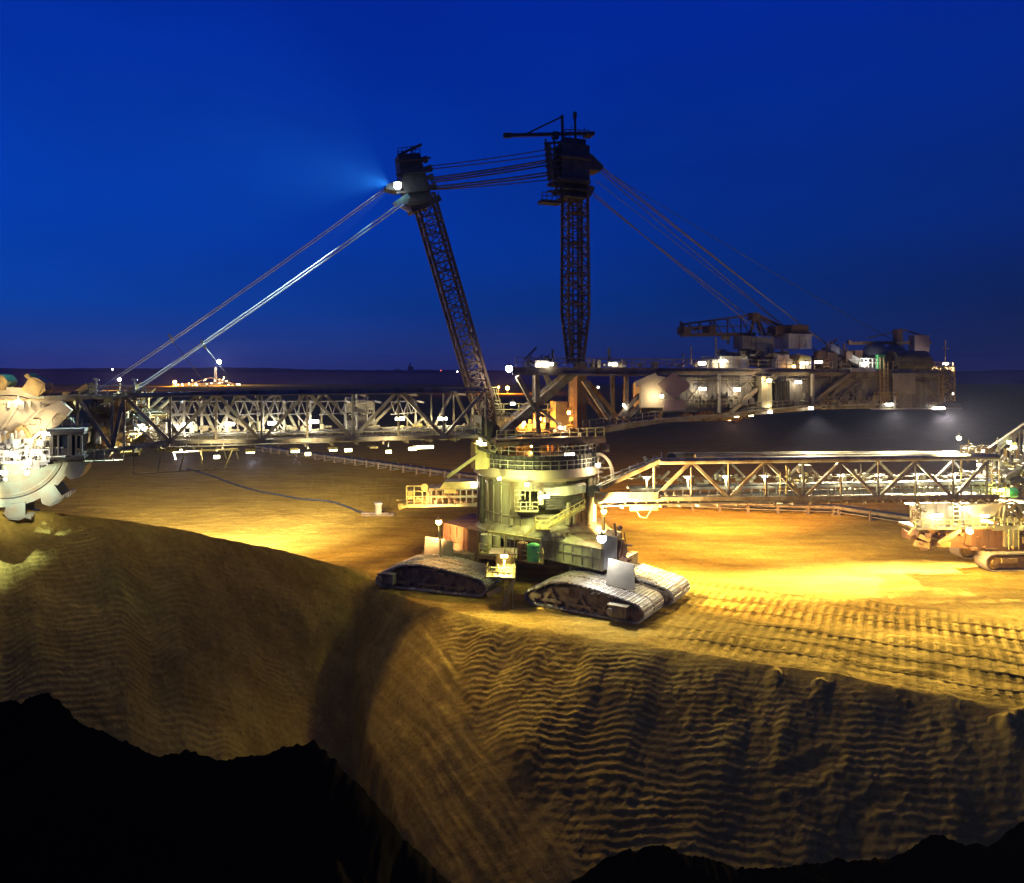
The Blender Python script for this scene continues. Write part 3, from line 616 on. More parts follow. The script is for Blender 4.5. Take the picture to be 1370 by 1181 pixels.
@part('frame_post', 'steel')
def _(t):
    for a in (((718, 500), (720, 580), 3, .55), ((715, 500), (716, 575), -3, .5), ((765, 500), (764, 570), -3, .7), ((692, 503), (716, 548), 3, .5), ((718, 545), (776, 588), 3, .35), ((770, 512), (805, 558), -3, .4), ((732, 548), (762, 548), -3, .45), ((735, 520), (728, 500), -3, .3), ((730, 500), (740, 516), -3, .3)): t.bar(W.P(*a[0], a[2]), W.P(*a[1], a[2]), a[3])
@part('mast_foot', 'dark')
def _(t):
    c = W.P(659, 590, 1.2); t.prism([W.P(644, 556, 3), W.P(668, 570, 3), W.P(672, 592, 3), W.P(668, 612, 3), W.P(652, 612, 3), W.P(645, 590, 3)], V(*(W.pt(0, -5, 0) - W.pt(0, 0, 0))))
    t.bar(W.P(640, 600, 3.4), W.P(660, 606, 3.4), .35)
@part('hydraulic_hose', 'pale', True)
def _(t):
    t.poly([W.P(600, 583, 4), W.P(640, 584, 4), W.P(652, 590, 4), W.P(656, 602, 4), W.P(662, 604, 4), W.P(668, 596, 4), W.P(674, 586, 4), W.P(700, 582, 4), W.P(735, 584, 4)], .12, 7)
@part('support_prop', 'yellow')
def _(t): t.bar(W.P(640, 608, 3), W.P(598, 638, 3), .38); W.box(t, -9.5, -7.4, 1, 3, 15.0, 18.2)
clutter(W, exc, 'deck_machinery', 'ochre', 668, 768, 560, 606, -4, -1, 60, .2, .9, 11)
clutter(W, exc, 'ring_machinery', 'pale', 782, 812, 596, 652, -2, 5.5, 70, .15, .7, 12)
clutter(W, exc, 'hoist_gear', 'pale', 628, 660, 545, 598, -3, 2.8, 45, .15, .7, 13)

# ---- left boom
def px_truss(parent, name, m, n, top, bot, tn, bn, wc, wd, verts=True):
    """top/bot: chord polylines as (px,py); tn/bn: node px lists, alternating"""
    def yt(px): return float(np.interp(px, [p[0] for p in top], [p[1] for p in top]))
    def yb(px): return float(np.interp(px, [p[0] for p in bot], [p[1] for p in bot]))
    c = MB()
    for a, b in zip(top[:-1], top[1:]): c.bar(W.P(*a, n), W.P(*b, n), wc[0], wc[0])
    for a, b in zip(bot[:-1], bot[1:]): c.bar(W.P(*a, n), W.P(*b, n), wc[1], wc[1])
    ch = c.build(name, m, parent)
    for i, a in enumerate(tn):
        for b in bn:
            if abs(a - b) < 85 * 1.0:
                d = MB(); d.bar(W.P(a, yt(a), n), W.P(b, yb(b), n), wd); d.build('diagonal', m, ch)
    if verts:
        for a in list(tn) + list(bn):
            d = MB(); d.bar(W.P(a, yt(a), n), W.P(a, yb(a), n), wd * .62); d.build('post', m, ch)
    return ch
top = [(60, 533), (100, 531), (340, 525), (645, 520)]; bot = [(70, 614), (105, 609), (150, 602), (222, 591), (345, 590), (640, 583)]
px_truss(exc, 'boom_side_truss', 'pale', 3.2, top, bot, [104, 166, 289, 411, 533, 650], [150, 228, 350, 472, 594], (.52, .42), .36)
topf = [(60, 532), (100, 530), (340, 525), (645, 520)]; botf = [(105, 600), (150, 594), (222, 584), (345, 582), (640, 576)]
px_truss(exc, 'boom_side_truss', 'pale', -3.2, topf, botf, [125, 195, 262, 318, 372, 430, 545, 607], [160, 228, 290, 345, 400, 487, 577, 632], (.5, .4), .34)
# cross frames with small V bracing under the roof chord
for i, px in enumerate((246, 270, 303, 352, 380, 415, 462, 500, 556)):
    t = MB(); a = W.P(px, 536, -2.6); b = W.P(px, 580, -2.6); t.bar(a, b, .28); t.bar(W.pt(W.s(px, -2.6), 2.6, a.z), a, .22)
    s0 = W.s(px, -2.6); zt = a.z
    for k in range(3):
        sA = s0 - 3.2 + k * 1.07
        t.bar(W.pt(sA, -2.6, zt - .1), W.pt(sA + .53, -2.6, zt - 1.7), .13); t.bar(W.pt(sA + 1.07, -2.6, zt - .1), W.pt(sA + .53, -2.6, zt - 1.7), .13)
    t.bar(W.pt(s0 - 3.2, -2.6, zt - 1.7), W.pt(s0, -2.6, zt - 1.5), .14); t.bar(W.pt(s0 - 3.2, -2.6, zt - .05), W.pt(s0, -2.6, zt - .05), .14); t.bar(W.pt(s0 - 1.6, -2.6, zt - 1.7), W.pt(s0, -2.6, zt - 3.6), .14)
    t.build('cross_frame', 'white', exc)
sL, sR = W.s(100, 0), W.s(640, 0)
@part('boom_walkway', 'pale')
def _(t):
    for n0 in (1.5, -2.9):
        a = W.P(225, 587, n0); b = W.P(640, 580, n0)
        W.box(t, W.s(225, n0), sR, n0, n0 + 1.2, 18.95, 19.05)
    for s in np.arange(sL, sR, 3.0): W.box(t, s, s + .2, -3.2, 3.2, 18.6, 18.9)
@part('boom_handrail', 'white')
def _(t):
    for n in (2.75, 1.45, -1.7, -2.9): railing(t, [W.pt(W.s(215, n), n, 19.05), W.pt(sR, n, 19.05)], 1.1, 1.3, .035)
@part('belt_conveyor', 'pale')
def _(t):
    for n in (-1.3, 1.2): t.bar(W.pt(sL + 9, n, 19.7), W.pt(sR + 3, n, 19.7), .12, .35)
    for s in np.arange(sL + 9, sR, 1.25):
        t.bar(W.pt(s, -1.2, 19.9), W.pt(s, -.5, 19.65), .14); t.bar(W.pt(s, -.5, 19.65), W.pt(s, .5, 19.65), .14); t.bar(W.pt(s, .5, 19.65), W.pt(s, 1.15, 19.9), .14); t.bar(W.pt(s, 1.2, 19.7), W.pt(s, 1.2, 18.9), .1)
    railing(t, [W.pt(sL + 9, 1.25, 19.9), W.pt(sR, 1.25, 19.9)], .5, 2.6, .04, False)
@part('conveyor_belt', 'rubber')
def _(t): W.box(t, sL + 9, sR + 3, -1.0, 1.0, 20.0, 20.08)
@part('top_walkway', 'steel')
def _(t):
    W.box(t, sL, sR, 2.7, 3.7, 24.62, 24.75)
    for s in np.arange(sL, sR, 6.2): W.box(t, s, s + .25, -3.2, 3.2, 24.3, 24.6)
clutter(W, exc, 'boom_equipment', 'pale', 235, 640, 570, 586, -3, -1.8, 120, .2, .8, 21, .35)
clutter(W, exc, 'boom_equipment', 'yellow', 400, 640, 568, 584, -3, -2, 26, .2, .9, 22, .2)
clutter(W, exc, 'wheel_drive_machinery', 'pale', 118, 215, 545, 600, -2.8, 1.8, 170, .2, 1.2, 23, .5)
clutter(W, exc, 'wheel_drive_machinery', 'ochre', 120, 205, 538, 596, -2.4, 1.5, 70, .2, 1.3, 24, .5)
clutter(W, exc, 'wheel_drive_machinery', 'rust', 130, 190, 540, 590, -2.4, .5, 34, .3, 1.5, 25, .6)
clutter(W, exc, 'slip_ring_rack', 'white', 462, 492, 532, 586, -2.6, -1, 70, .15, .8, 26, .3)
@part('equipment_cabinet', 'white')
def _(t):
    W.pbox(t, 478, 556, 491, 578, -1.5, .2); W.pbox(t, 463, 540, 474, 552, -2.4, -1.4); W.pbox(t, 478, 535, 489, 550, -2.4, -1.4)
@part('gearbox', 'ochre')
def _(t):
    W.pbox(t, 150, 542, 166, 590, -1.5, .8); W.pbox(t, 127, 560, 145, 580, -1, 1); t.tube(W.P(133, 552, 0), W.P(155, 552, 0), .5, 14); t.tube(W.P(160, 574, 1), W.P(160, 574, -2), 1.0, 18)
@part('pale_gearbox', 'white')
def _(t):
    W.pbox(t, 180, 548, 214, 566, -2.5, -.5); t.tube(W.P(188, 545, -1), W.P(188, 545, -3), .9, 18); W.pbox(t, 200, 566, 222, 584, -2, 0); W.pbox(t, 128, 578, 134, 594, 1, 1.6)
@part('boom_stairs', 'white')
def _(t):
    for n in (1.0, 1.9):
        t.bar(W.P(178, 566, n), W.P(205, 590, n), .1, .25); t.bar(W.P(220, 550, n - 3), W.P(243, 580, n - 3), .1, .25)
    railing(t, [W.P(178, 566, 1.9), W.P(205, 590, 1.9)], 1, .8); railing(t, [W.P(220, 550, -1.1), W.P(243, 580, -1.1)], 1, .8)
@part('cable_sheave_bracket', 'ochre')
def _(t):
    for (x0, y0, x1, y1, n, w_) in ((92, 538, 122, 518, 0.5, 1.2), (165, 532, 186, 519, 2.4, .8)):
        t.bar(W.P(x0, y0, n), W.P(x1, y1, n), w_, w_)
        t.tube(W.P(x1, y1, n + .4), W.P(x1, y1, n - .4), .5, 12)
@part('upper_platform', 'white')
def _(t):
    W.box(t, W.s(118, 3), W.s(194, 3), .8, 3.0, 24.75, 24.85); railing(t, [W.P(118, 531, 0.8), W.P(118, 532, 3), W.P(194, 530, 3), W.P(194, 530, .8)], 1.25, 1.6, .05)
    for px in (129, 180): t.bar(W.P(px, 532, 3), W.P(px, 507, 3), .16); t.bar(W.P(px - 4, 507, 3), W.P(px + 4, 508, 3), .35, .2)
    t.bar(W.P(305, 528, 3), W.P(305, 521, 3), .12); t.bar(W.P(302, 521, 3), W.P(308, 521, 3), .3, .15)
# hanging lines under the boom
@part('hanging_frame', 'yellow')
def _(t):
    for px, y0, y1, dx in ((179, 608, 634, 0), (213, 606, 631, -2), (245, 604, 630, -5), (270, 603, 630, 0), (308, 603, 628, -8)): t.bar(W.P(px + 4 if dx else px, y0 - 4, 2), W.P(px + dx, y1, 2), .12)
    for px in (232, 268, 300, 316): t.bar(W.P(px, 604, -2), W.P(px + 3, 614, -2), .1)
    t.poly([W.P(175, 634, 2), W.P(213, 632, 2), W.P(240, 630, 2), W.P(270, 629, 2), W.P(300, 627, 2)], .06, 5); t.bar(W.P(179, 606, 2), W.P(318, 600, 2), .12); t.bar(W.P(228, 604, 2), W.P(232, 604, -2), .12); t.bar(W.P(232, 604, -2), W.P(320, 602, -2), .12)
for a in ((161, 605, 185, 611, 0, 2), (205, 601, 240, 604, -2, 2)) + tuple((x0, 601 - (x0 - 328) * .02, x1, 605 - (x0 - 328) * .03, .5, 2.5) for x0, x1 in ((328, 342), (388, 400), (440, 452), (495, 506))):
    t = MB(); W.pbox(t, *a); t.build('drip_tray', 'yellow', exc)

# ---- driver's cab
@part('driver_cab', 'dark')
def _(t):
    f = lambda x0, y0, x1, y1, n0, n1: W.pbox(t, x0, y0, x1, y1, n0, n1)
    f(68, 610, 112, 615, 1.5, 5.2); f(66, 578, 112, 582, 1.3, 5.4)
    for x in (70, 78, 92, 95, 102, 109): t.bar(W.P(x, 580, 5), W.P(x, 612, 5), .18)
    for x in (70, 109): t.bar(W.P(x, 580, 1.7), W.P(x, 612, 1.7), .2)
    f(70, 600, 92, 612, 4.7, 4.95); f(66, 582, 70, 612, 2, 5)
cab = bpy.data.objects['driver_cab']
t = MB(); W.pbox(t, 78.5, 583, 92, 600, 4.7, 4.85); W.pbox(t, 96, 583, 102, 611, 4.7, 4.85); W.pbox(t, 103, 583, 109, 600, 4.7, 4.85); t.build('window', 'glass', cab)
t = MB(); W.pbox(t, 62, 574.5, 113, 578.5, 1, 5.8); t.build('cab_roof', 'plate', cab)
@part('cab_walkway', 'pale')
def _(t):
    W.box(t, W.s(112, 4), W.s(165, 4), 3.4, 4.8, 17.9, 18.0); railing(t, [W.pt(W.s(113, 4.8), 4.8, 18), W.pt(W.s(165, 4.8), 4.8, 18)], 1.2, .9, .04); railing(t, [W.P(70, 576, 4), W.P(110, 576, 4)], 1.3, .8, .03)
    t.prism([W.P(70, 615, 3), W.P(150, 604, 3), W.P(145, 612, 3), W.P(75, 620, 3)], V(*(W.pt(0, -3, 0) - W.pt(0, 0, 0))))

# ---- bucket wheel
WN = 1.0
def wheel_pt(c, r, a, n): return W.pt(c[0] + r * math.cos(R(a)), n, c[1] + r * math.sin(R(a)))
wc = W.P(12, 597, 1.5); wcs = (W.s(12, 1.5), wc.z); RW = 6.1
t = MB()
def wring(t, r0, n0, r1, n1, r2, n2, r3, n3, k=72):
    vs = []
    for i in range(k):
        a = 360 * i / k; vs += [wheel_pt(wcs, r0, a, n0), wheel_pt(wcs, r1, a, n1), wheel_pt(wcs, r2, a, n2), wheel_pt(wcs, r3, a, n3)]
    fs = [(4 * i + j, 4 * i + (j + 1) % 4, 4 * ((i + 1) % k) + (j + 1) % 4, 4 * ((i + 1) % k) + j) for i in range(k) for j in range(4)]
    t.add(vs, fs)
wring(t, RW - .7, 2.2, RW, 2.2, RW, -.6, RW - .7, -.6)
bw = t.build('bucket_wheel', 'minty', exc, True)
t = MB(); wring(t, 1.3, 3.4, RW - .8, 2.25, RW - .8, 2.05, 1.3, 3.2); t.build('wheel_cone', 'minty', bw, True)
t = MB(); wring(t, RW - 1.35, 2.36, RW - 1.1, 2.40, RW - 1.1, 2.2, RW - 1.35, 2.25); wring(t, RW - .15, 2.35, RW + .12, 2.35, RW + .12, 2.1, RW - .15, 2.1); wring(t, 2.7, 3.15, 2.95, 3.1, 2.95, 2.8, 2.7, 2.8); t.build('wheel_rib', 'minty', bw, True)
t = MB(); t.tube(W.pt(wcs[0], 4.0, wcs[1]), W.pt(wcs[0], -2, wcs[1]), 1.35, 24); t.build('wheel_hub', 'pale', bw, True)
bk = MB()
def bucket(mb, a):
    # a scoop: curved back and lip with teeth, opening along the direction of turning
    pr = [(RW - .2, -9), (RW + .7, -11.5), (RW + 1.35, -8), (RW + 1.55, -2), (RW + 1.5, 4.5), (RW + 1.25, 5.5), (RW + 1.05, 0), (RW + .85, -4), (RW + .4, -4), (RW - .1, 7)]
    for n0, n1, sc_ in ((-1.0, 2.7, 1),):
        A = [wheel_pt(wcs, r, a + d, n0) for r, d in pr]; B = [wheel_pt(wcs, r, a + d, n1) for r, d in pr]; k = len(pr)
        mb.add(A + B, [(i, (i + 1) % k, k + (i + 1) % k, k + i) for i in range(k)])
        for side, n in ((A, n0), (B, n1)): 
            mb.add(side, [(0, 1, 8, 9), (1, 2, 7, 8), (2, 3, 6, 7), (3, 4, 5, 6)])
    for n in (-.8, .0, .8, 1.6, 2.4): mb.bar(wheel_pt(wcs, RW + 1.35, a + 4, n), wheel_pt(wcs, RW + 1.6, a + 7, n), .36, .4)
    for n in (-1.0, 2.7): mb.prism([wheel_pt(wcs, RW - .2, a - 9, n), wheel_pt(wcs, RW + 1.2, a - 8, n), wheel_pt(wcs, RW + 1.45, a + 3.5, n), wheel_pt(wcs, RW - .1, a + 7, n)], W.pt(0, .08, 0) - W.pt(0, 0, 0))
for i in range(12):
    b = MB(); bucket(b, -20 + i * 30); b.build('bucket', 'ochre' if 30 < (-20 + i * 30) % 360 < 150 else 'minty', bw)
# housing / chute plates over the wheel's upper half
@part('wheel_chute', 'sandy')
def _(t):
    q = lambda x, y, n=3.6: W.P(x, y, n)
    t.prism([q(-60, 535), q(84, 536), q(98, 548), q(72, 576), q(48, 590), q(30, 570), q(-10, 596), q(-60, 600)], W.pt(0, -.25, 0) - W.pt(0, 0, 0))
    t.prism([q(84, 536), q(98, 548), q(92, 556), q(60, 545)], W.pt(0, .9, 0) - W.pt(0, 0, 0))
    for a, b in (((0, 540), (-20, 590)), ((62, 540), (34, 568)), ((80, 545), (50, 585)), ((24, 542), (2, 575)), ((-30, 538), (88, 539)), ((40, 562), (54, 562)), ((40, 562), (36, 570)), ((54, 562), (50, 570)), ((36, 570), (50, 570))): t.bar(q(*a, 3.7), q(*b, 3.7), .16, .2)
@part('chute_rim', 'ochre')
def _(t): t.bar(W.P(-40, 612, 3.9), W.P(32, 571, 3.9), .45, .5); t.bar(W.P(32, 571, 3.9), W.P(42, 588, 3.9), .3, .3); W.box(t, W.s(-60, 3), W.s(100, 3), 2.6, 3.4, 24.2, 24.5)
@part('chute_skirt', 'white')
def _(t): t.prism([W.P(2, 598, 4.2), W.P(30, 574, 4.2), W.P(38, 590, 4.2), W.P(4, 600, 4.2)], W.pt(0, -.3, 0) - W.pt(0, 0, 0))
clutter(W, exc, 'wheel_drive', 'white', -6, 62, 592, 622, 3.2, 5.4, 120, .15, .9, 31, .4)
@part('wheel_drive_walkway', 'white')
def _(t):
    W.pbox(t, -10, 618, 66, 621, 3.8, 5.6); railing(t, [W.P(-10, 618, 5.6), W.P(66, 616, 5.6)], 1.1, .9, .045); t.bar(W.P(7, 622, 5), W.P(7, 640, 5), .16); t.ball(W.P(7, 641, 5), .25)
    for x in (12, 22, 31, 40, 53): t.bar(W.P(x, 537, 3.9), W.P(x, 545, 3.9), .22)

# ---- masts
LM0, LM1 = W.P(659, 584, 0.8), W.P(566, 262, 0)
ax = V(*U3) ; nv = W.pt(0, 1, 0) - W.pt(0, 0, 0)
d_ = (LM1 - LM0).normalized(); axl = (ax - d_ * ax.dot(d_)).normalized()
t = MB(); lattice(t, LM0, LM1, axl, nv, (1.0, .8), (1.15, .8), 26, .17, .06, lambda f: .45 + .75 * min(1, f * 6) if f < .17 else 1.2 - .1 * f); lm = t.build('luffing_mast', 'mast', exc)
t = MB(); ladder(t, LM0 + axl * -.2, LM1, .35, axl, .7, .04); t.build('mast_ladder', 'mast', lm)
t = MB()                                    # caged platforms near its foot
for k in range(7): p = lerp(LM0, LM1, .03 + k * .028) + axl * 1.0; t.ring((p.x + .6, p.y), .62, .72, p.z, p.z + .1, 12)
for a in range(0, 360, 60): o = V(.66 * math.cos(R(a)) + .6, .66 * math.sin(R(a)), 0); t.bar(lerp(LM0, LM1, .03) + axl + o, lerp(LM0, LM1, .2) + axl + o, .07)
railing(t, [LM0 + V(.5, -1.4, 2.2), LM0 + V(2.4, -1.4, 2.0)], 1.1, .5, .05)
t.build('ladder_cage', 'yellow', lm)
t = MB(); t.prism([W.P(552, 284, 1.2), W.P(538, 246, 1.2), W.P(533, 206, 1.2), W.P(562, 204, 1.2), W.P(568, 228, 1.2), W.P(576, 250, 1.2), W.P(575, 276, 1.2)], nv * -2.4)
for yy in (214, 232, 256, 270): t.bar(W.P(530, yy + 2, 1.6), W.P(576, yy - 3, 1.6), .22); t.bar(W.P(530, yy + 2, -1.6), W.P(576, yy - 3, -1.6), .22)
railing(t, [W.P(532, 208, 1.2), W.P(562, 204, 1.2)], .9, .6, .04)
t.bar(W.P(532, 208, 0), W.P(564, 193, 0), .3); t.bar(W.P(540, 206, 0), W.P(543, 212, 0), .15); t.bar(W.P(551, 200, 0), W.P(554, 208, 0), .15)
for (x, y) in ((566, 214), (572, 226), (574, 238), (578, 250)): t.bar(W.P(x - 6, y + 1, 1.2), W.P(x + 5, y - 3, 1.2), .6, .5); t.tube(W.P(x + 3, y, 1.4), W.P(x + 3, y, -1.4), .4, 12)
t.prism([W.P(534, 240, 1), W.P(518, 246, 1), W.P(516, 252, 1), W.P(536, 256, 1)], nv * -2.0)
t.bar(W.P(572, 272, 1), W.P(589, 264, 1), .25, .8); t.bar(W.P(588, 266, 1), W.P(586, 256, 1), .1); t.build('mast_head', 'dark', lm)
t = MB(); t.bar(W.P(528, 274, 2.6), W.P(546, 262, 2.6), .8, .6); t.bar(W.P(536, 276, 2.4), W.P(548, 282, 2.2), .3); t.tube(W.P(541, 268, 3.2), W.P(541, 268, 2), .5, 14); t.build('rope_socket', 'white', lm)
RM0, RM1 = W.P(770, 486, 0), W.P(769, 238, 0)
t = MB(); lattice(t, RM0, RM1, ax, nv, (1.36, 1.0), (1.36, 1.0), 19, .17, .065, lambda f: .62 + .5 * f / .27 if f < .27 else 1.12 - .12 * (f - .27)); rm = t.build('main_mast', 'mast', exc)
t = MB()
for x in (-.35, .5): t.bar(RM0 + ax * x, RM1 + ax * x, .18)
ladder(t, RM0, RM1, .3, ax, .8, .04)
for k in range(1, 6): p = lerp(RM0, RM1, k / 6.2); W_ = 1.2; t.hexa([p + ax * -W_ + nv * -1, p + ax * W_ + nv * -1, p + ax * W_ + nv, p + ax * -W_ + nv] + [q + V(0, 0, .12) for q in (p + ax * -W_ + nv * -1, p + ax * W_ + nv * -1, p + ax * W_ + nv, p + ax * -W_ + nv)])
t.build('mast_ladder', 'mast', rm)
t = MB(); W.pbox(t, 752, 190, 789, 236, -1.6, 1.6); W.pbox(t, 748, 236, 790, 240, -2, 2); W.pbox(t, 750, 206, 790, 209, -2, 2); W.pbox(t, 756, 183, 784, 190, -1.2, 1.2)
t.prism([W.P(786, 204, 1.3), W.P(792, 206, 1.3), W.P(808, 222, 1.3), W.P(805, 228, 1.3), W.P(786, 226, 1.3)], nv * -2.6)
for y in (240, 250, 260): W.pbox(t, 750 + (y - 240) * .3, y, 790 - (y - 240) * .2, y + 2, -1.8, 1.8)
W.pbox(t, 756, 240, 786, 262, -.9, .9)
for k in range(9): t.bar(W.P(728 + k * 0.6, 192 + k * 8, 1.2), W.P(752, 190 + k * 8, 1.2), .28); t.bar(W.P(728 + k * .6, 192 + k * 8, -1.2), W.P(752, 190 + k * 8, -1.2), .28); 
for k in range(6): t.tube(W.P(733 + k * .8, 196 + k * 8, 1.4), W.P(733 + k * .8, 196 + k * 8, -1.4), .45, 12)
for x in (730, 741): t.bar(W.P(x, 186, 1.3), W.P(x + 6, 246, 1.3), .2); t.bar(W.P(x, 186, -1.3), W.P(x + 6, 246, -1.3), .2)
t.bar(W.P(748, 236, 0), W.P(742, 262, 0), .3)
W.pbox(t, 725, 266, 752, 270, -.8, .8); railing(t, [W.P(725, 267, .8), W.P(752, 267, .8)], 1.0, .8, .05)
t.bar(W.P(792, 250, 1), W.P(786, 262, 1), .7, .7); t.build('mast_head', 'dark', rm)
t = MB(); t.bar(W.P(674, 181, 0), W.P(795, 178, 0), .42, .42); t.bar(W.P(674, 181, 0), W.P(684, 181, 0), .55, .6); t.bar(W.P(704, 179, 0), W.P(752, 156, 0), .2); t.bar(W.P(752, 154, 0), W.P(753, 190, 0), .32)
t.bar(W.P(769, 150, 0), W.P(770, 190, 0), .25); t.bar(W.P(769, 150, 0), W.P(769, 158, 0), .5, .4); W.pbox(t, 741, 175, 748, 184, -.4, .4); t.bar(W.P(765, 168, 0), W.P(765, 180, 0), .06); t.bar(W.P(782, 170, 0), W.P(782, 180, 0), .06)
W.pbox(t, 786, 176, 795, 180, -.8, .8); railing(t, [W.P(756, 183, 1), W.P(788, 184, 1)], 1.0, .7, .05)
t.build('service_jib', 'dark', rm)
# ---- ropes
def rope(a, b, r=.11, m='cable', sag=.0, name='stay_cable'):
    t = MB(); k = 10; sag *= .5; pts = [lerp(a, b, i / k) - V(0, 0, sag * 4 * (i / k) * (1 - i / k)) for i in range(k + 1)]; t.poly(pts, r, 6); return t.build(name, m, exc, True)
for dn, y in ((.0, 0), (.6, 4)): rope(W.P(522, 246 + y, -1.2 - dn), W.P(126 - y * .3, 524 + y, -.2 - dn), .075, 'bright_rope', .5)
for dn, y in ((.0, 0), (.5, 5)): rope(W.P(540, 268 + y, 2.8 + dn), W.P(186 - y * .4, 516 + y, 3.0 + dn), .095, 'bright_rope', .4)
for i, (y0, y1, n) in enumerate(((222, 199, 1), (226, 206, -1), (238, 213, 1.2), (241, 216, .8), (244, 220, -1), (250, 230, 1.1), (253, 234, .6), (254, 240, -1))): rope(W.P(576, y0, n), W.P(737, y1, n), .07 if i in (0, 1, 7) else .11, 'dark', .25)
for a, b, r in ((((804, 222), (1128, 478)), 1.2, .075), (((806, 228), (1138, 484)), .7, .075), (((803, 230), (1110, 486)), -1.2, .07), (((792, 256), (1070, 488)), 1.1, .07), (((794, 262), (1090, 490)), -.8, .07), (((798, 242), (1120, 490)), -1.4, .05)): rope(W.P(*a[0], b), W.P(*a[1], b), r, 'cable', .3)
rope(W.P(800, 222, -.5), W.P(1206, 461, -.5), .05, 'dark', 1.0)
# rope spreaders with thin hangers
for (x, y, n, x2, y2) in ((228, 449, -1.4, 288, 530), (271, 457, 3, 325, 528)):
    t = MB(); t.bar(W.P(x - 2, y - 2, n), W.P(x + 4, y + 9, n), .3, .3); t.build('rope_clamp', 'white', exc); rope(W.P(x + 4, y + 8, n), W.P(x2, y2, n), .04, 'cable')

# ---- counterweight boom
@part('counter_boom_deck', 'steel')
def _(t):
    t.hexa([W.P(686, 500, 4), W.P(1272, 504, 4), W.P(1272, 504, -4), W.P(686, 500, -4), W.P(686, 491, 4), W.P(1272, 494, 4), W.P(1272, 494, -4), W.P(686, 491, -4)])
    t.bar(W.P(686, 500, 4.1), W.P(880, 502, 4.1), .25, .3); t.bar(W.P(880, 497, 4.15), W.P(1270, 500, 4.15), .2, .25)
@part('counter_boom_chord', 'steel')
def _(t):
    lo = [(776, 582), (800, 577), (880, 563), (960, 556), (1080, 546)]
    for n in (4, -4):
        for a, b in zip(lo[:-1], lo[1:]): t.bar(W.P(*a, n), W.P(*b, n), .75, .6)
    for f_ in np.linspace(0, 1, 9): 
        px = lerp(785, 1080, f_); y = float(np.interp(px, [p[0] for p in lo], [p[1] for p in lo])); t.bar(W.P(px, y, 4), W.P(px, y, -4), .4)
for a in (((780, 508), (814, 560), 4), ((826, 560), (858, 525), 4), ((838, 560), (882, 515), 4), ((819, 502), (820, 560), -3.5), ((838, 502), (837, 560), 4), ((786, 510), (824, 556), -3.5), ((880, 562), (900, 520), -3), ((975, 553), (1030, 505), 4.1), ((1085, 540), (1140, 497), 4.1), ((1092, 543), (1150, 497), 3.4)):
    t = MB(); t.bar(W.P(*a[0], a[2]), W.P(*a[1], a[2]), .52); t.build('boom_diagonal', 'steel', exc)
@part('boom_side_plate', 'plate')
def _(t):
    t.prism([W.P(885, 503, 3.6), W.P(1272, 503, 3.6), W.P(1272, 528, 3.6), W.P(1250, 545, 3.6), W.P(1090, 545, 3.6), W.P(1000, 549, 3.6), W.P(900, 552, 3.6), W.P(858, 552, 3.6), W.P(858, 520, 3.6)], nv * -.3)
    t.prism([W.P(930, 503, -3.6), W.P(1272, 503, -3.6), W.P(1272, 545, -3.6), W.P(930, 550, -3.6)], nv * -.3)
@part('boom_floor_plate', 'plate')
def _(t): W.box(t, W.s(905, 0), W.s(1262, 0), -3.6, 3.6, 21.9, 22.05)
for px in (905, 935, 990, 1020, 1052, 1112, 1145, 1222, 1236): t = MB(); t.bar(W.P(px, 503, 3.7), W.P(px, 546, 3.7), .16, .2); t.build('plate_stiffener', 'plate', exc)
for px in (962, 1087): t = MB(); t.bar(W.P(px, 500, 4.2), W.P(px, 552 if px < 1000 else 540, 4.2), .4, .35); t.build('plate_stiffener', 'white', exc)
for a in ((905, 520, 990, 545, .12), (1140, 512, 1190, 545, .2), (1100, 540, 1150, 512, .2), (1222, 505, 1262, 525, .15)): t = MB(); t.bar(W.P(a[0], a[1], 3.68), W.P(a[2], a[3], 3.68), a[4]); t.build('plate_brace', 'plate', exc)
@part('pipe_run', 'steel')
def _(t):
    for y in (507, 510.5, 541, 538): t.tube(W.P(905, y, 3.85), W.P(1260, y - .5, 3.85), .07, 6)
    for px in range(910, 1262, 9): t.bar(W.P(px, 503, 3.62), W.P(px, 546, 3.62), .07, .08)
    for px in (915, 972, 1004, 1100, 1130, 1160, 1235): t.bar(W.P(px, 512, 3.8), W.P(px + 26, 542, 3.8), .12); t.bar(W.P(px + 26, 512, 3.8), W.P(px, 542, 3.8), .12)
    railing(t, [W.P(905, 546, 4.3), W.P(1000, 544, 4.3)], 1.1, 1.2, .04); railing(t, [W.P(1100, 541, 4.3), W.P(1180, 541, 4.3)], 1.1, 1.2, .04)
clutter(W, exc, 'boom_side_gear', 'plate', 930, 1180, 528, 544, 3.7, 4.2, 60, .2, 1.0, 45, .4)
clutter(W, exc, 'deck_equipment', 'steel', 760, 950, 486, 490, -3, 3, 30, .2, 1.1, 46, .4)
@part('control_house', 'sandy')
def _(t):
    t.prism([W.P(857, 512, 4.6), W.P(878, 502, 4.6), W.P(900, 506, 4.6), W.P(905, 545, 4.6), W.P(857, 545, 4.6)], nv * -2.0); t.bar(W.P(850, 514, 4.9), W.P(878, 502, 4.9), .2, .8)
@part('taupe_diamond_sign', 'panel')
def _(t): t.prism([W.P(x, y, 5.4) for x, y in ((880, 514), (901, 498), (922, 512), (924, 517), (902, 534), (896, 530))], nv * -.15)
@part('taupe_square_sign', 'panel')
def _(t): W.pbox(t, 888, 535, 917, 549.5, 5.2, 5.35)
@part('pale_square_sign', 'panel_pale')
def _(t): W.pbox(t, 1195, 499, 1225, 528, 4.4, 4.55)
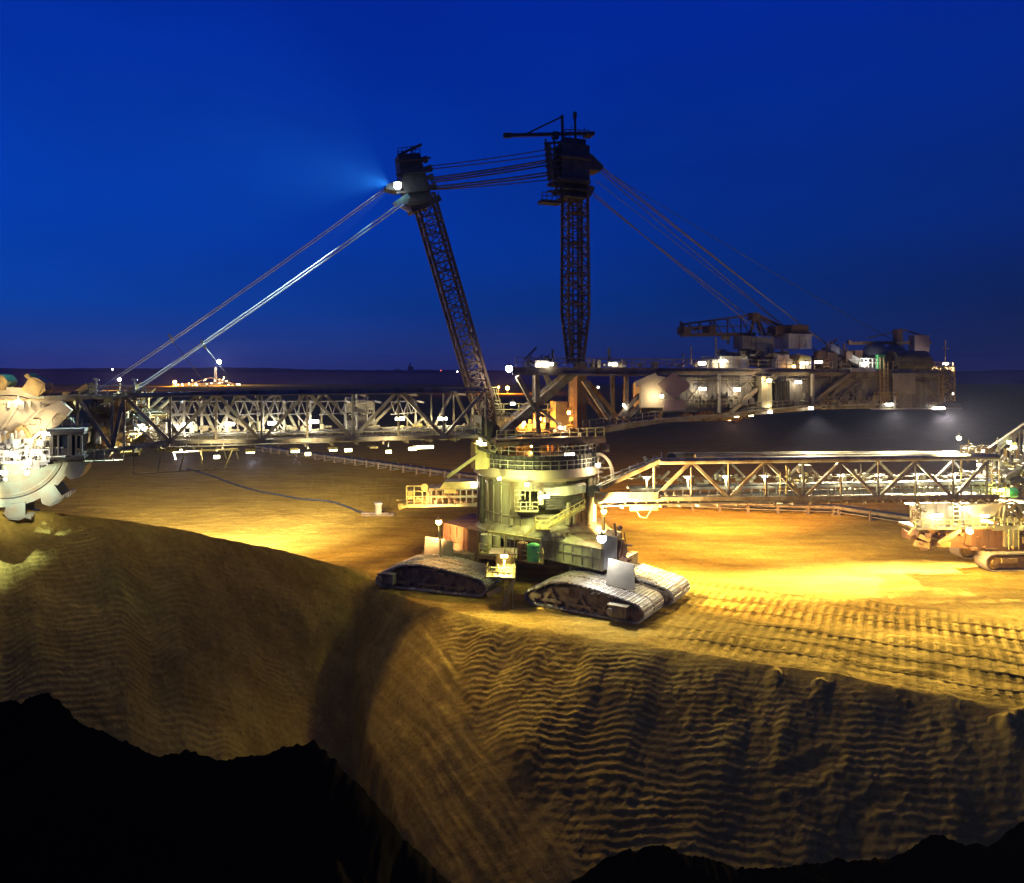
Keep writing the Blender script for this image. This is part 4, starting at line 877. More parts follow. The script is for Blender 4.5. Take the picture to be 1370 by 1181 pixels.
@part('boom_top_railing', 'steel')
def _(t): railing(t, [W.P(690, 491, 4), W.P(1270, 494, 4)], 1.2, 1.7, .04); railing(t, [W.P(700, 491, -4), W.P(1270, 494, -4)], 1.2, 1.7, .04)
@part('lower_gallery', 'steel')
def _(t):
    a, b = W.P(780, 574, 4.6), W.P(885, 560, 4.6); railing(t, [a, b], 1.1, 1.0, .04); t.bar(a, b, .9, .12)
    a, b = W.P(1000, 551, 4.8), W.P(1100, 541, 4.8); t.bar(a, b, 1.4, .2); railing(t, [a, b], 1.1, 1.0, .04)
    a, b = W.P(885, 563, 2), W.P(985, 560, 2); t.bar(a, b, .25, .4)
clutter(W, exc, 'gallery_gear', 'rust', 905, 1000, 551, 562, 0, 4, 60, .15, .8, 41)
clutter(W, exc, 'deck_equipment', 'plate', 700, 745, 480, 489, -2, 3, 14, .3, 1.1, 42)
@part('cable_reel', 'white')
def _(t): t.tube(W.P(706, 488, 1), W.P(706, 488, -1), .5, 12)
for a in ((716, 482, 735, 491, .5, 3), (822, 483, 837, 491, 0, 2.5), (953, 480, 975, 492, -2, 2.2), (963, 476, 1000, 492, -2, 2.6), (1038, 480, 1060, 492, -2, 2.5), (1070, 483, 1085, 493, -2, 2.5), (1040, 474, 1056, 480, -2, 2.5)):
    t = MB(); W.pbox(t, *a); t.build('deck_cabinet', 'white', exc)
@part('roof_hut', 'yellow')
def _(t): t.prism([W.P(1068, 483, 2.6), W.P(1086, 483, 2.6), W.P(1084, 476, 2.6), W.P(1072, 474, 2.6)], nv * -2.5)
clutter(W, exc, 'deck_equipment', 'pale', 955, 1062, 472, 490, -2.5, 2.4, 70, .2, 1.3, 43, .3)
clutter(W, exc, 'deck_equipment', 'rust', 1088, 1140, 474, 494, -2.5, 2, 50, .3, 1.6, 44, .3)
# big deck crane
t = MB(); t.bar(W.P(911, 448, .6), W.P(1010, 447, .6), .35, .5); t.bar(W.P(911, 448, -1.2), W.P(1010, 447, -1.2), .35, .4); t.bar(W.P(911, 434, 0), W.P(1008, 421, 0), .25)
for px in (914, 922, 935, 950, 955, 973, 991): y = lerp(434, 421, (px - 911) / 97); t.bar(W.P(px, y, 0), W.P(px, 448, .6), .18); t.bar(W.P(px, y, 0), W.P(px + 12, 448, -1), .12)
t.bar(W.P(911, 430, 0), W.P(911, 448, 0), .3); W.pbox(t, 915, 437, 925, 447, -1, .8); W.pbox(t, 949, 435, 958, 447, -1, .8); W.pbox(t, 935, 436, 940, 441, -1, .8)
t.bar(W.P(911, 438, .6), W.P(1000, 436, .6), .14)
cr_ = t.build('deck_crane', 'mast', exc)
t = MB(); W.pbox(t, 970, 449, 977, 454, -.4, .6); t.tube(W.P(974, 454, 0), W.P(974, 460, 0), .2, 8); t.build('crane_hook', 'yellow', cr_)
t = MB(); t.bar(W.P(1003, 448, .8), W.P(1011, 420, 0), .35); t.bar(W.P(1018, 448, .8), W.P(1011, 420, 0), .35); t.bar(W.P(1011, 420, 0), W.P(1060, 444, 0), .4); t.bar(W.P(1011, 424, 0), W.P(1040, 440, 0), .22); W.pbox(t, 1007, 418, 1016, 428, -.6, .6); W.pbox(t, 1038, 436, 1056, 447, -1, 1); W.pbox(t, 1060, 434, 1082, 447, -1.6, 1.6); t.bar(W.P(1015, 428, 0), W.P(1024, 448, 0), .25); t.bar(W.P(1020, 447, 0), W.P(1085, 447, 0), .3, .4); t.build('crane_gantry', 'mast', cr_)
t = MB(); W.pbox(t, 993, 449, 1006, 466, -.8, 1.3); t.build('crane_cab', 'plate', cr_)
t = MB(); W.pbox(t, 1006, 450, 1036, 468, -2, 1.4); t.tube(W.P(1020, 490, 0), W.P(1020, 466, 0), 1.6, 16); t.build('crane_turret', 'plate', cr_)
t = MB(); W.pbox(t, 1056, 447, 1086, 466, -1.8, 1.8); W.pbox(t, 1055, 446, 1087, 449, -1.9, 1.9); W.pbox(t, 1070, 449, 1071.5, 466, 1.8, 1.95); W.pbox(t, 1080, 449, 1081.5, 466, 1.8, 1.95); W.pbox(t, 1071, 449, 1080, 452, 1.8, 1.95); t.build('crane_counterweight', 'white', cr_)
# rear crane, domes, box
t = MB(); t.bar(W.P(1136, 459, 0), W.P(1245, 458, 0), .35, .5); t.bar(W.P(1160, 452, 0), W.P(1203, 443, 0), .15); t.bar(W.P(1208, 441, 0), W.P(1240, 450, 0), .2); W.pbox(t, 1201, 440, 1208, 470, -.5, .5); W.pbox(t, 1199, 456, 1208, 463, -.7, .7); t.bar(W.P(1136, 455, 0), W.P(1136, 460, 0), .5); t.build('rear_crane', 'rust', exc)
t = MB(); W.pbox(t, 1223.5, 448, 1243.5, 471, -.6, .6); t.build('crane_sign_panel', 'panel', exc)
t = MB()
for px, r_ in ((1171, 2.2), (1197, 2.0)): c = W.P(px, 478, 0); t.ball((c.x, c.y, c.z + .2), r_, 24, 12)
t.build('domed_tank', 'plate', exc, True)
t = MB(); W.pbox(t, 1176, 476, 1195, 496, -3, 3); t.tube(W.P(1150, 484, 0), W.P(1190, 484, 0), 1.2, 14); t.build('ballast_box', 'dark', exc)
t = MB()
c = W.P(1220, 485, 0); t.tube(W.P(1192, 480, 3), W.P(1236, 480, 3), 1.3, 16); t.tube(W.P(1195, 486, 3), W.P(1240, 486, 3), 1.3, 16); W.pbox(t, 1192, 484, 1240, 495, 0, 3.2); t.build('winch_drum', 'dark', exc, True)
t = MB(); t.bar(W.P(1110, 464, 1.5), W.P(1165, 494, 1.5), .9, 1.0); t.bar(W.P(1106, 460, 1.5), W.P(1120, 470, 1.5), .5, .5); t.build('anchor_link', 'white', exc)
t = MB(); railing(t, [W.P(1150, 491, 3.5), W.P(1173, 491, 3.5)], 1.3, .9, .06); W.pbox(t, 1140, 492, 1173, 497, 2.5, 4.4); t.build('anchor_platform', 'white', exc)
t = MB(); W.pbox(t, 1175, 474, 1184, 496, 3.2, 3.8); t.build('green_cabinet', 'green', exc)
t = MB(); ladder(t, W.P(1180, 540, 4.5), W.P(1180, 478, 4.5), .35, ax, .6, .05); ladder(t, W.P(1186, 540, 4.5), W.P(1186, 485, 4.5), .3, ax, .6, .05); railing(t, [W.P(1170, 535, 4.6), W.P(1200, 535, 4.6)], 1.2, .7, .05)
lattice(t, W.P(1262, 536, 3), W.P(1262, 490, 3), ax, nv, (1.3, 1.0), (1.2, 1.0), 7, .1, .05); ladder(t, W.P(1258, 540, 4), W.P(1258, 488, 4), .3, ax, .6, .05); t.bar(W.P(1265, 488, 2), W.P(1265, 455, 2), .12); t.bar(W.P(1260, 466, 2), W.P(1270, 466, 2), .08); railing(t, [W.P(1245, 494, 4), W.P(1275, 494, 4)], 1.1, 1, .05)
t.bar(W.P(1258, 540, 3), W.P(1276, 528, 3), .2); t.bar(W.P(1215, 545, 3), W.P(1262, 530, 3), .25)
t.build('tail_tower', 'ochre', exc)
t = MB(); 
for a in (((1178, 533), (1180, 542)), ((1197, 530), (1197, 546)), ((1258, 532), (1258, 546)), ((1263, 532), (1263, 538))): t.bar(W.P(*a[0], 4), W.P(*a[1], 4), .3)
t.bar(W.P(1150, 541, 4), W.P(1201, 540.5, 4), .22); t.bar(W.P(1165, 547, 4), W.P(1287, 546.2, 4), .2); t.bar(W.P(1100, 543, 4), W.P(1160, 541, 4), .12); t.bar(W.P(1100, 547, 3), W.P(1150, 538, 3), .2)
t.build('hanging_catwalk', 'white', exc)
# service gallery box in the middle of the lit plate
t = MB(); W.pbox(t, 1019, 503, 1033, 545, 3.6, 5.0); t.prism([W.P(1024, 510, 5.3), W.P(1035, 500, 5.3), W.P(1040, 503, 5.3), W.P(1036, 512, 5.3)], nv * -1.5); t.build('access_box', 'pale', exc)
t = MB(); W.pbox(t, 1036, 510, 1056, 545, 3.6, 4.2)
for px in range(1038, 1057, 3): t.bar(W.P(px, 510, 4.3), W.P(px, 545, 4.3), .12)
t.build('louvre_panel', 'dark', exc)

# ---- lamps of the excavator, some added only for their light
LG = .55
def L(px, py, n, c, k='w', pw=0, wd=.8, kind='bar', aim=None, off=(0, -.35, -.3), size=150, rad=.2, fr=None, par=None):
    f = fr or W; return lamp(par or exc, f.P(px, py, n), c, k, pw * (LG if pw < 9000 else 1), wd, kind, aim, size, rad, (f.u[0], f.u[1], 0), off)
for px, y in ((250, 568), (307, 567), (365, 566), (420, 564)): L(px, y, -.5, (1, .93, .7), 'w', 1800, 1.1)
for px, y in ((535, 560), (592, 560)): L(px, y, -.5, (1, .85, .5), 'w', 2200, 1.1)
for x, y in ((290, 611), (412, 607), (520, 604)):  # outrigger lamps and brackets added to brighten the near truss
    q = W.P(x, y, 5.4); t = MB(); t.bar(W.P(x, y - 13, 3.3), q + V(0, 0, .4), .12); t.build('lamp_bracket', 'pale', exc); L(x, y, 5.4, (1, .84, .5), 'y', 1700, .6, off=(0, .3, .6), aim=W.pt(W.s(x, 3), 0, 22), size=150)
L(192, 570, .5, WHT, 'w', 2500, 1.2); L(202, 566, -1, WHT, 'w', 1200, 1.0); L(143, 568, 0, ORG, 'y', 500, .5); L(158, 600, 1.5, WARM, 'y', 400, .6); L(640, 566, -1, WARM, 'y', 1000, .7)
SOD = (1, .80, .55); SODY = (.98, .98, .95); YLW = (1, .84, .52)
for x, y, c, pw in ((335, 604, (1, .93, .72), 480000), (395, 603, (1, .86, .55), 200000), (446, 601, (1, .66, .30), 110000), (238, 603, (1, .85, .7), 300000)): L(x, y, 1.2, c, 'y', pw, .9, off=(0, .9, -1.3), aim=W.pt(W.s(x, 1), -100, 0), size=(48 if pw > 4e5 else 62 if pw == 200000 else 84), rad=.4)
L(552, 600, 3.8, (1, .72, .33), 'y', 300, .9, off=(0, -.3, -.5)); L(646, 594, 5.4, (1, .72, .33), 'y', 12000, .8, off=(0, -.5, -.8), aim=V(-2, 74, -9), size=52); L(466, 602, 3.8, (1, .70, .32), 'y', 9500, .8, off=(0, -.3, -.8), aim=V(-8.6, 76.5, -9), size=41); L(566, 598, 1.5, SOD, 'y', 3500, 2.6, off=(0, .6, -.5), aim=W.pt(W.s(530, 1), -40, 0), size=112, rad=.4); L(686, 540, -2, WHT, 'w', 0, .5)  # lamps outside the near truss are added to light the sand spur
# wheel floodlights; the last one is added to brighten the lower wheel
L(18, 606, 6.0, WHT, 'w', 600, .8, off=(0, -1.6, .2)); L(48, 604, 6.0, WHT, 'w', 600, .8, off=(0, -1.6, -.2)); L(62, 580, 5.2, WARM, 'w', 1100, .7, off=(-.6, -.6, 0)); L(85, 545, 4, WARM, 'w', 600, .5); 
L(5, 632, 6.4, (.85, 1, .62), 'w', 9001, .6, off=(0, -.6, -.4), aim=V(-60, 76, 12), size=80); L(24, 538, 4.4, WARM, 'w', 1300, .4, off=(0, -.9, .6)); L(36, 632, 6.6, (.95, 1, .80), 'w', 4200, .35, off=(0, -1.8, -.4), aim=W.P(10, 640, 1), size=110)
# deck over the root of the boom: orange sodium
L(700, 566, -1.5, ORG, 'o', 6000, .5, off=(0, -.3, -.3)); L(752, 572, 3.0, (1, .8, .45), 'w', 1500, .9); L(760, 552, -2.2, ORG, 'y', 5000, .5, off=(0, -.4, 0)); L(722, 560, -2.4, ORG, 'o', 3500, .4)
L(762, 608, 7.6, (1, .85, .45), 'w', 11000, 1.2, off=(0, -.9, .1), aim=V(22, 60, -12), size=86, rad=.3); L(735, 487, 4.4, (1, .74, .28), 'w', 15000, .9, off=(0, -.7, .1), aim=V(17, 60, -14), size=78, rad=.3); L(712, 596, 2, ORG, 'o', 2500, .4); L(800, 622, 7.6, WARM, 'w', 2000, .5, off=(.2, -.5, 0)); L(640, 588, 2, WARM, 'y', 900, .4)
L(728, 664, 8.8, YG, 'w', 5000, 1.3, off=(0, -1.4, -.5), aim=V(4, 96, 6), size=165); L(705, 648, 7.9, YG, 'w', 4200, .4, off=(-.8, -2.2, -.3), aim=V(2, 100, 9.5), size=165); L(668, 640, 7.2, YG, 'y', 4200, .4, off=(-.5, -2.5, -.3), aim=V(0, 100, 9), size=165)
# star-like floodlights round the carriage (yellow sodium light the bench)
def flood(p, c, k, pw, wd, par=None, aim=None, size=160, rad=.3): return lamp(par or exc, p, c, k, pw, wd, 'globe', aim, size, rad, off=(0, 0, -.55) if aim is None else (0, 0, -.6))
flood(at(587, 698, 96.3), (1, .55, .20), 'o', 26000, .8, aim=V(-22, 150, 0), size=140)
light('SPOT', at(590, 703, 95.2), (1, .5, .15), 2200, exc, .2, V(-9, 93, 2), 84)
t = MB(); t.bar(at(587, 700, 96.3), at(590, 745, 96.3), .22); t.build('lamp_post', 'steel', exc)
flood(at(808, 684, 91), (1, .62, .22), 'o', 150000, .7, aim=V(48, 116, 2), size=140)
flood(at(805, 720, 83.5), COOL, 'k', 4200, 1.0, aim=V(15, 81, 0), size=158)
t = MB(); t.bar(at(805, 721, 83.6), V(10.6, 87.8, 6.5), .14); t.build('lamp_bracket', 'steel', exc)
lamp(exc, V(-.9, 86.9, 5.9), (1, .9, .4), 'y', 6500, .8, 'bar', V(-1, 84.5, 0), 150, off=(0, -.5, -.4))
flood(at(681, 493, 96), WHT, 'w', 2500, .9)
# white lamps along the deck and the plated side of the counter boom
for px, y, n, p in ((727, 486, 3.4, 1200), (820, 487, 3.4, 1200), (939, 486, 3.4, 1200), (1095, 484, 3, 0), (967, 483, 3.2, 900), (1076, 486, 3.2, 900)): L(px, y, n, WARM, 'w', p * .4, 1.1, off=(0, -.3, -.25))
for px, y, p in ((940, 520, 900), (986, 521, 900), (1068, 511, 900)): L(px, y, 4.3, WARM, 'w', p * .7, .9, off=(0, -.7, -.2))
L(1029, 509, 5.6, WARM, 'w', 1100, .5, off=(-.3, -.5, 0)); L(885, 530, 5.6, WARM, 'w', 500, .4, off=(-.6, -.5, 0)); L(837, 542, 4, WHT, 'w', 120, .7); L(1062, 490, 3.4, ORG, 'o', 200, .3)
L(1085, 546, 5.2, YLW, 'w', 120000, .6, off=(0, -1.3, -1.0), aim=V(36, 82, 0), size=80, rad=.4); L(1030, 551, 5.2, WARM, 'w', 250, .5, off=(0, -.3, .6)); L(985, 556, 2.0, (1, .50, .17), 'y', 300000, .7, off=(0, .9, -1.3), aim=V(46, 225, 0), size=98, rad=.4); L(1005, 555, 2.0, (1, .72, .3), 'y', 70000, .6, off=(0, .9, -1.3), aim=V(40, 128, 0), size=125, rad=.4)  # orange floods under the boom are added to light the bench behind
L(1265, 486, 3.2, WHT, 'k', 1500, .7); L(1156, 488, 3.4, COOL, 'w', 1300, .5, off=(.3, -.5, .3)); L(1190, 541, 4.3, YLW, 'w', 190000, 1.2, off=(0, -1.3, -1.0), aim=V(44, 80, 0), size=84, rad=.4); L(1256, 546, 4.3, YLW, 'w', 560000, 2.2, off=(0, -1.3, -1.0), aim=V(54, 70, 0), size=84, rad=.4); L(1276, 527, 3, WHT, 'w', 0, .25)
# blue-white spotlight at the mast head, shining down the boom
p = W.P(532, 248, 2.6); flood(p, CYN, 'c', 0, .9)
light('SPOT', p + V(-.9, -.8, -.1), (.05, .52, 1.0), 1100000, exc, .2, W.P(150, 205, 2.5), 70, 1.0)
light('SPOT', p + V(-.9, -.8, 0), (.06, .52, 1.0), 420000, exc, .2, W.P(150, 60, 2.5), 104, 1.0)
light('SPOT', p + V(-.6, -.9, -.5), (.60, .9, 1.0), 600000, exc, .15, W.P(330, 415, 3.2), 15, .9)
light('SPOT', p + V(-.6, -.9, -.5), (.3, .8, 1.0), 9000, exc, .15, W.P(490, 303, 3.2), 11, .9)
light('POINT', W.P(536, 256, 4.2), (.25, .75, 1.0), 60, exc, .2)

# ================================================================== discharge bridge
BR = Fr((20.7, 96.5), (45, 5.3))
brg = thing('conveyor_bridge', 'long lattice conveyor bridge running right from the excavator tower to the support car', 'conveyor bridge', (20.7, 96.5, 0))
def bpart(name, m, smooth=False, par=None):
    def deco(fn):
        mb = MB(); fn(mb); return mb.build(name, m, par or brg, smooth)
    return deco
for n in (2.3, -2.3):
    mt = 'pale'
    t = MB(); t.tube(BR.P(882, 617, n), BR.P(1335, 611, n), .42, 12); t.bar(BR.P(800, 668, n), BR.P(1335, 664, n), .5, .5); t.bar(BR.P(805, 652, n), BR.P(882, 617, n), .5, .5)
    if n < 0: t.tube(BR.P(895, 608, n), BR.P(1330, 606, n), .3, 10)
    tr = t.build('side_truss', mt, brg)
    tn = [925, 1025, 1125, 1225, 1320] if n > 0 else [975, 1075, 1175, 1275]; bn = [875, 975, 1075, 1175, 1275] if n > 0 else [925, 1025, 1125, 1225, 1325]
    for a in tn:
        for b in bn:
            if abs(a - b) < 56: d = MB(); d.bar(BR.P(a, 617, n), BR.P(b, 666, n), .36 if n > 0 else .28); d.build('diagonal', mt, tr)
    for a in sorted(tn + bn): d = MB(); d.bar(BR.P(a, 617, n), BR.P(a, 666, n), .2); d.build('post', mt, tr)
zb = BR.P(1000, 660, 0).z
s0, s1 = BR.s(800, 0), BR.s(1335, 0)
@bpart('bridge_deck', 'steel')
def _(t):
    BR.box(t, s0, s1, -2.2, 2.2, zb - .9, zb - .75)
    for s in np.arange(s0, s1, 2.5): BR.box(t, s, s + .2, -2.3, 2.3, zb - 1.2, zb - .9)
    t.tube(BR.P(930, 611, 0), BR.P(1325, 609, 0), .35, 10)
@bpart('bridge_conveyor', 'white')
def _(t):
    for n in (-.9, .9): t.bar(BR.pt(s0 + 4, n, zb + .9), BR.pt(s1 - 1, n, zb + .9), .16, .3); t.bar(BR.pt(s0 + 4, n, zb + .0), BR.pt(s1 - 1, n, zb + .0), .12, .3)
    for s in np.arange(s0 + 4, s1, 1.15): t.bar(BR.pt(s, .9, zb - .2), BR.pt(s, .9, zb + .9), .16); t.bar(BR.pt(s, -.9, zb + 1.0), BR.pt(s, .9, zb + 1.0), .12)
@bpart('bridge_belt', 'rubber')
def _(t): BR.box(t, s0 + 4, s1, -.75, .75, zb + 1.1, zb + 1.2)
@bpart('bridge_handrail', 'pale')
def _(t):
    for n in (2.0, 1.2, -2.0): railing(t, [BR.pt(s0 + 3, n, zb - .75), BR.pt(s1, n, zb - .75)], 1.1, 1.4, .035)
    t.bar(BR.P(840, 640, -2), BR.P(1320, 636, -2), .1)
@bpart('underslung_beam', 'steel')
def _(t):
    t.bar(BR.P(795, 671, 1.5), BR.P(1330, 669, 1.5), .3, .5); t.bar(BR.P(795, 663, 2.4), BR.P(880, 663, 2.4), .5, .9)
    for px in range(880, 1320, 24): t.bar(BR.P(px, 668, 2.2), BR.P(px + 12, 674, 1), .1); t.bar(BR.P(px + 24, 668, 2.2), BR.P(px + 12, 674, 1), .1)
    t.bar(BR.P(880, 677, .5), BR.P(1100, 676, .5), .12)
@bpart('maintenance_cradle', 'yellow')
def _(t): t.bar(BR.P(843, 680, 1), BR.P(880, 679, 1), .3, .6); t.bar(BR.P(843, 672, 1), BR.P(858, 692, 1), .07); t.poly([BR.P(850, 680, 1), BR.P(856, 691, 1), BR.P(864, 693, 1), BR.P(873, 680, 1)], .05, 5)
@bpart('inclined_chute', 'white')
def _(t):
    for n in (1.6, -1.6): t.bar(BR.P(798, 652, n), BR.P(885, 614, n), .45, .5); t.bar(BR.P(806, 640, n), BR.P(880, 611, n), .14)
    t.hexa([BR.P(800, 653, 1.5), BR.P(885, 617, 1.5), BR.P(885, 617, -1.5), BR.P(800, 653, -1.5)] + [q + V(0, 0, .3) for q in (BR.P(800, 653, 1.5), BR.P(885, 617, 1.5), BR.P(885, 617, -1.5), BR.P(800, 653, -1.5))])
    for i in range(9): p = lerp(BR.P(800, 650, 1.7), BR.P(885, 613, 1.7), i / 8); q = lerp(BR.P(800, 650, -1.7), BR.P(885, 613, -1.7), i / 8); t.bar(p, q, .12); t.bar(p, p + V(0, 0, .8), .1)
    for a in ((866, 615, 882, 625), (862, 611, 868, 621), (870, 619, 880, 612)): t.bar(BR.P(a[0], a[1], 0), BR.P(a[2], a[3], 0), .3)
@bpart('tail_pulley', 'dark')
def _(t): t.tube(BR.P(794, 657, 2), BR.P(794, 657, -2), .8, 18); t.tube(BR.P(898, 612, 1.8), BR.P(898, 612, -1.8), .6, 16)
clutter(BR, brg, 'bridge_equipment', 'pale', 850, 1320, 636, 648, -2.0, -1.0, 110, .15, .8, 51, .3)
clutter(BR, brg, 'bridge_equipment', 'yellow', 1045, 1080, 634, 652, .5, 2, 14, .2, .9, 52, .3)
@bpart('drum_motor', 'sandy', True)
def _(t): t.tube(BR.P(1068, 627, .5), BR.P(1084, 627, .5), .55, 14)
@bpart('cable_pole', 'yellow')
def _(t): t.bar(BR.P(1052, 660, 2.5), BR.P(1052, 622, 2.5), .12); t.bar(BR.P(1044, 660, 2.5), BR.P(1044, 632, 2.5), .1); t.bar(BR.P(1052, 622, 2.5), BR.P(1060, 634, 2.5), .1)
# T-shaped sheltered lamps
for i, px in enumerate((865, 920, 971, 1023, 1073, 1125, 1175, 1226, 1276)):
    t = MB(); a = BR.P(px, 640 - (.012 * (px - 865)), .9); t.bar(a - V(0, 0, 0), V(a.x, a.y, zb + .9), .22); t.bar(BR.pt(BR.s(px, .9) - .8, .9, a.z + .25), BR.pt(BR.s(px, .9) + .8, .9, a.z + .25), .5, .1)
    h = t.build('lamp', 'white', brg); g = MB(); g.bar(BR.pt(BR.s(px, .9) - .35, .95, a.z + .1), BR.pt(BR.s(px, .9) + .35, .95, a.z + .1), .16, .16); g.build('lens', E['w'], h)
    light('POINT', a + V(0, -.4, -.15), (1, .97, .62), 420, h, .15)
# the big sodium floods slung below: they light the bench
for px, y, c, k, pw, wd in ((925, 672, (1, .85, .42), 'g', 15000, 3.0), (1040, 671, (1, .75, .38), 'y', 9000, 1.4), (1132, 669, (1, .8, .45), 'y', 10000, 1.6), (1310, 668, YG, 'g', 2000, 2.6), (1215, 672, (1, .85, .5), 'y', 6000, .8)):
    a_ = BR.P(px, y, .5); lamp(brg, a_, c, k, pw, wd, 'bar', a_ + V(2, -1.5 if pw > 20000 else -6, -10), 155, .5, (BR.u[0], BR.u[1], 0), (0, -.2, -.7))
# counter tail left of the tower, belongs to the same bridge
TL = Fr((-6, 101.5), (1, .05))
@bpart('tail_gallery', 'pale')
def _(t):
    TL.pbox(t, 574, 653, 645, 656, -1.5, 1.5); t.bar(TL.P(570, 676, 1.5), TL.P(648, 675, 1.5), .3, .4); t.bar(TL.P(574, 664, 1.5), TL.P(648, 664, 1.5), .2, .3)
    for px in range(576, 650, 8): t.bar(TL.P(px, 654, 1.5), TL.P(px, 676, 1.5), .14)
    TL.pbox(t, 570, 656, 578, 676, -1, 1.4)
@bpart('tail_hood', 'yellow')
def _(t):
    t.prism([TL.P(588, 654, 1.7), TL.P(594, 645, 1.7), TL.P(645, 644, 1.7), TL.P(648, 653, 1.7)], V(0, 3.2, 0)); TL.pbox(t, 594, 654, 610, 660, -1, 1.6)
@bpart('tail_drive', 'yellow')
def _(t):
    for x in (544, 554, 565, 572): t.bar(TL.P(x, 650, 1.4), TL.P(x, 678, 1.4), .18)
    for y in (650, 657, 664, 671, 677): t.bar(TL.P(544, y, 1.4), TL.P(573, y, 1.4), .14)
    TL.pbox(t, 546, 657, 552, 668, -1, 1.3); TL.pbox(t, 556, 666, 570, 672, -1, 1.2); TL.pbox(t, 546, 674, 572, 679, -1.5, 1.5); t.bar(TL.P(533, 678, 1), TL.P(546, 674, 1), .2, .8); t.bar(TL.P(531, 669, 1), TL.P(546, 668, 1), .12)
    t.tube(TL.P(568, 652, 1.5), TL.P(568, 652, -1.5), .5, 12)
clutter(TL, brg, 'tail_equipment', 'rust', 580, 645, 657, 674, -1, 1.2, 60, .2, .8, 53)
lamp(brg, TL.P(634, 650, 2.0), WARM, 'w', 500, .7, 'bar', None, 150, .2, (1, 0, 0), (0, -.6, .4)); light('POINT', TL.P(560, 640, 5), YEL, 260, brg, .4)

# ================================================================== support car at the right
SC = Fr((62, 103.5), (1, .06))
car = thing('support_car', 'crawler mounted support car under the right end of the conveyor bridge', 'support car', (66, 104, 0))
def cpart(name, m, smooth=False, par=None):
    def deco(fn):
        mb = MB(); fn(mb); return mb.build(name, m, par or car, smooth)
    return deco
def crawler_simple(parent, fr, s0, n0, Ln, H, wd):
    P = lambda s, n, z: fr.pt(s0 + s, n0 - n, z)
    rc = H / 2; pts = []
    for a in range(90, 271, 18): pts.append((rc + rc * math.cos(R(a)), rc + rc * math.sin(R(a))))
    for a in range(-90, 91, 18): pts.append((Ln - rc + rc * math.cos(R(a)), rc + rc * math.sin(R(a))))
    t = MB(); q = pts + [pts[0]]
    for a, b in zip(q[:-1], q[1:]):
        l = math.hypot(b[0] - a[0], b[1] - a[1]); k = max(1, int(round(l / .5)))
        for i in range(k):
            A = (lerp(a[0], b[0], i / k), lerp(a[1], b[1], i / k)); B = (lerp(a[0], b[0], (i + .9) / k), lerp(a[1], b[1], (i + .9) / k)); cx = min(max(A[0], rc), Ln - rc)
            def inn(p): d = math.hypot(p[0] - cx, p[1] - rc) or 1; return (p[0] - (p[0] - cx) / d * .2, p[1] - (p[1] - rc) / d * .2)
            A2, B2 = inn(A), inn(B)
            t.hexa([P(A2[0], 0, A2[1]), P(B2[0], 0, B2[1]), P(B2[0], wd, B2[1]), P(A2[0], wd, A2[1]), P(A[0], 0, A[1]), P(B[0], 0, B[1]), P(B[0], wd, B[1]), P(A[0], wd, A[1])])
    f = MB(); fr.box(f, s0 + rc * .8, s0 + Ln - rc * .8, n0 - wd + .3, n0 - .25, .5, H - .5); f.tube(P(rc, .15, rc), P(rc, wd - .1, rc), rc * .72, 18); f.tube(P(rc, -.05, rc), P(rc, .2, rc), .4, 12); f.tube(P(Ln - rc, .15, rc), P(Ln - rc, wd - .1, rc), rc * .72, 18); fr.box(f, s0 + 2.2, s0 + 4.5, n0 - .3, n0 + .1, 1.2, 1.8)
    o = f.build('crawler', 'ochre', parent); t.build('track', 'sandy', o); return o
crawler_simple(car, SC, SC.s(1319, 2), 2, 13, 2.5, 2.4); crawler_simple(car, SC, SC.s(1319, 2) + 1, -5, 13, 2.5, 2.4)
@cpart('car_body', 'pale')
def _(t):
    f = lambda x0, y0, x1, y1, n0, n1: SC.pbox(t, x0, y0, x1, y1, n0, n1)
    f(1232, 673, 1275, 706, -2, .5); f(1290, 674, 1312, 706, -2, .8); f(1338, 674, 1500, 700, -4, 0); f(1330, 703, 1500, 710, -4, 1.2); f(1225, 706, 1330, 709, -2.5, 1.6); f(1345, 710, 1362, 732, -2, 1)
@cpart('underframe', 'rust')
def _(t):
    t.prism([SC.P(1296, 706, .5), SC.P(1420, 706, .5), SC.P(1420, 740, .5), SC.P(1330, 738, .5), SC.P(1290, 728, .5)], V(0, 3, 0)); SC.pbox(t, 1218, 712, 1226, 722, -1, 1)
    t.bar(SC.P(1240, 712, 0), SC.P(1290, 722, 0), .6, 1); t.bar(SC.P(1224, 724, 0), SC.P(1300, 730, 0), .4, .8)
@cpart('conical_hopper', 'sandy')
def _(t): t.prism([SC.P(1285, 677, 1), SC.P(1345, 672, 1), SC.P(1330, 690, 1), SC.P(1302, 692, 1)], V(0, 3, 0))
@cpart('outrigger', 'ochre')
def _(t):
    t.bar(SC.P(1256, 728, 1.5), SC.P(1284, 708, 1.5), .5, .5); SC.pbox(t, 1256, 725, 1272, 732, 0, 1.4); t.bar(SC.P(1217, 716, 1), SC.P(1224, 706, 1), .35, .5); t.bar(SC.P(1224, 706, 1), SC.P(1229, 718, 1), .35, .5); t.bar(SC.P(1228, 716, 1), SC.P(1242, 722, 1), .9, .6); t.bar(SC.P(1224, 726, 1), SC.P(1242, 730, 1), .6, .8)
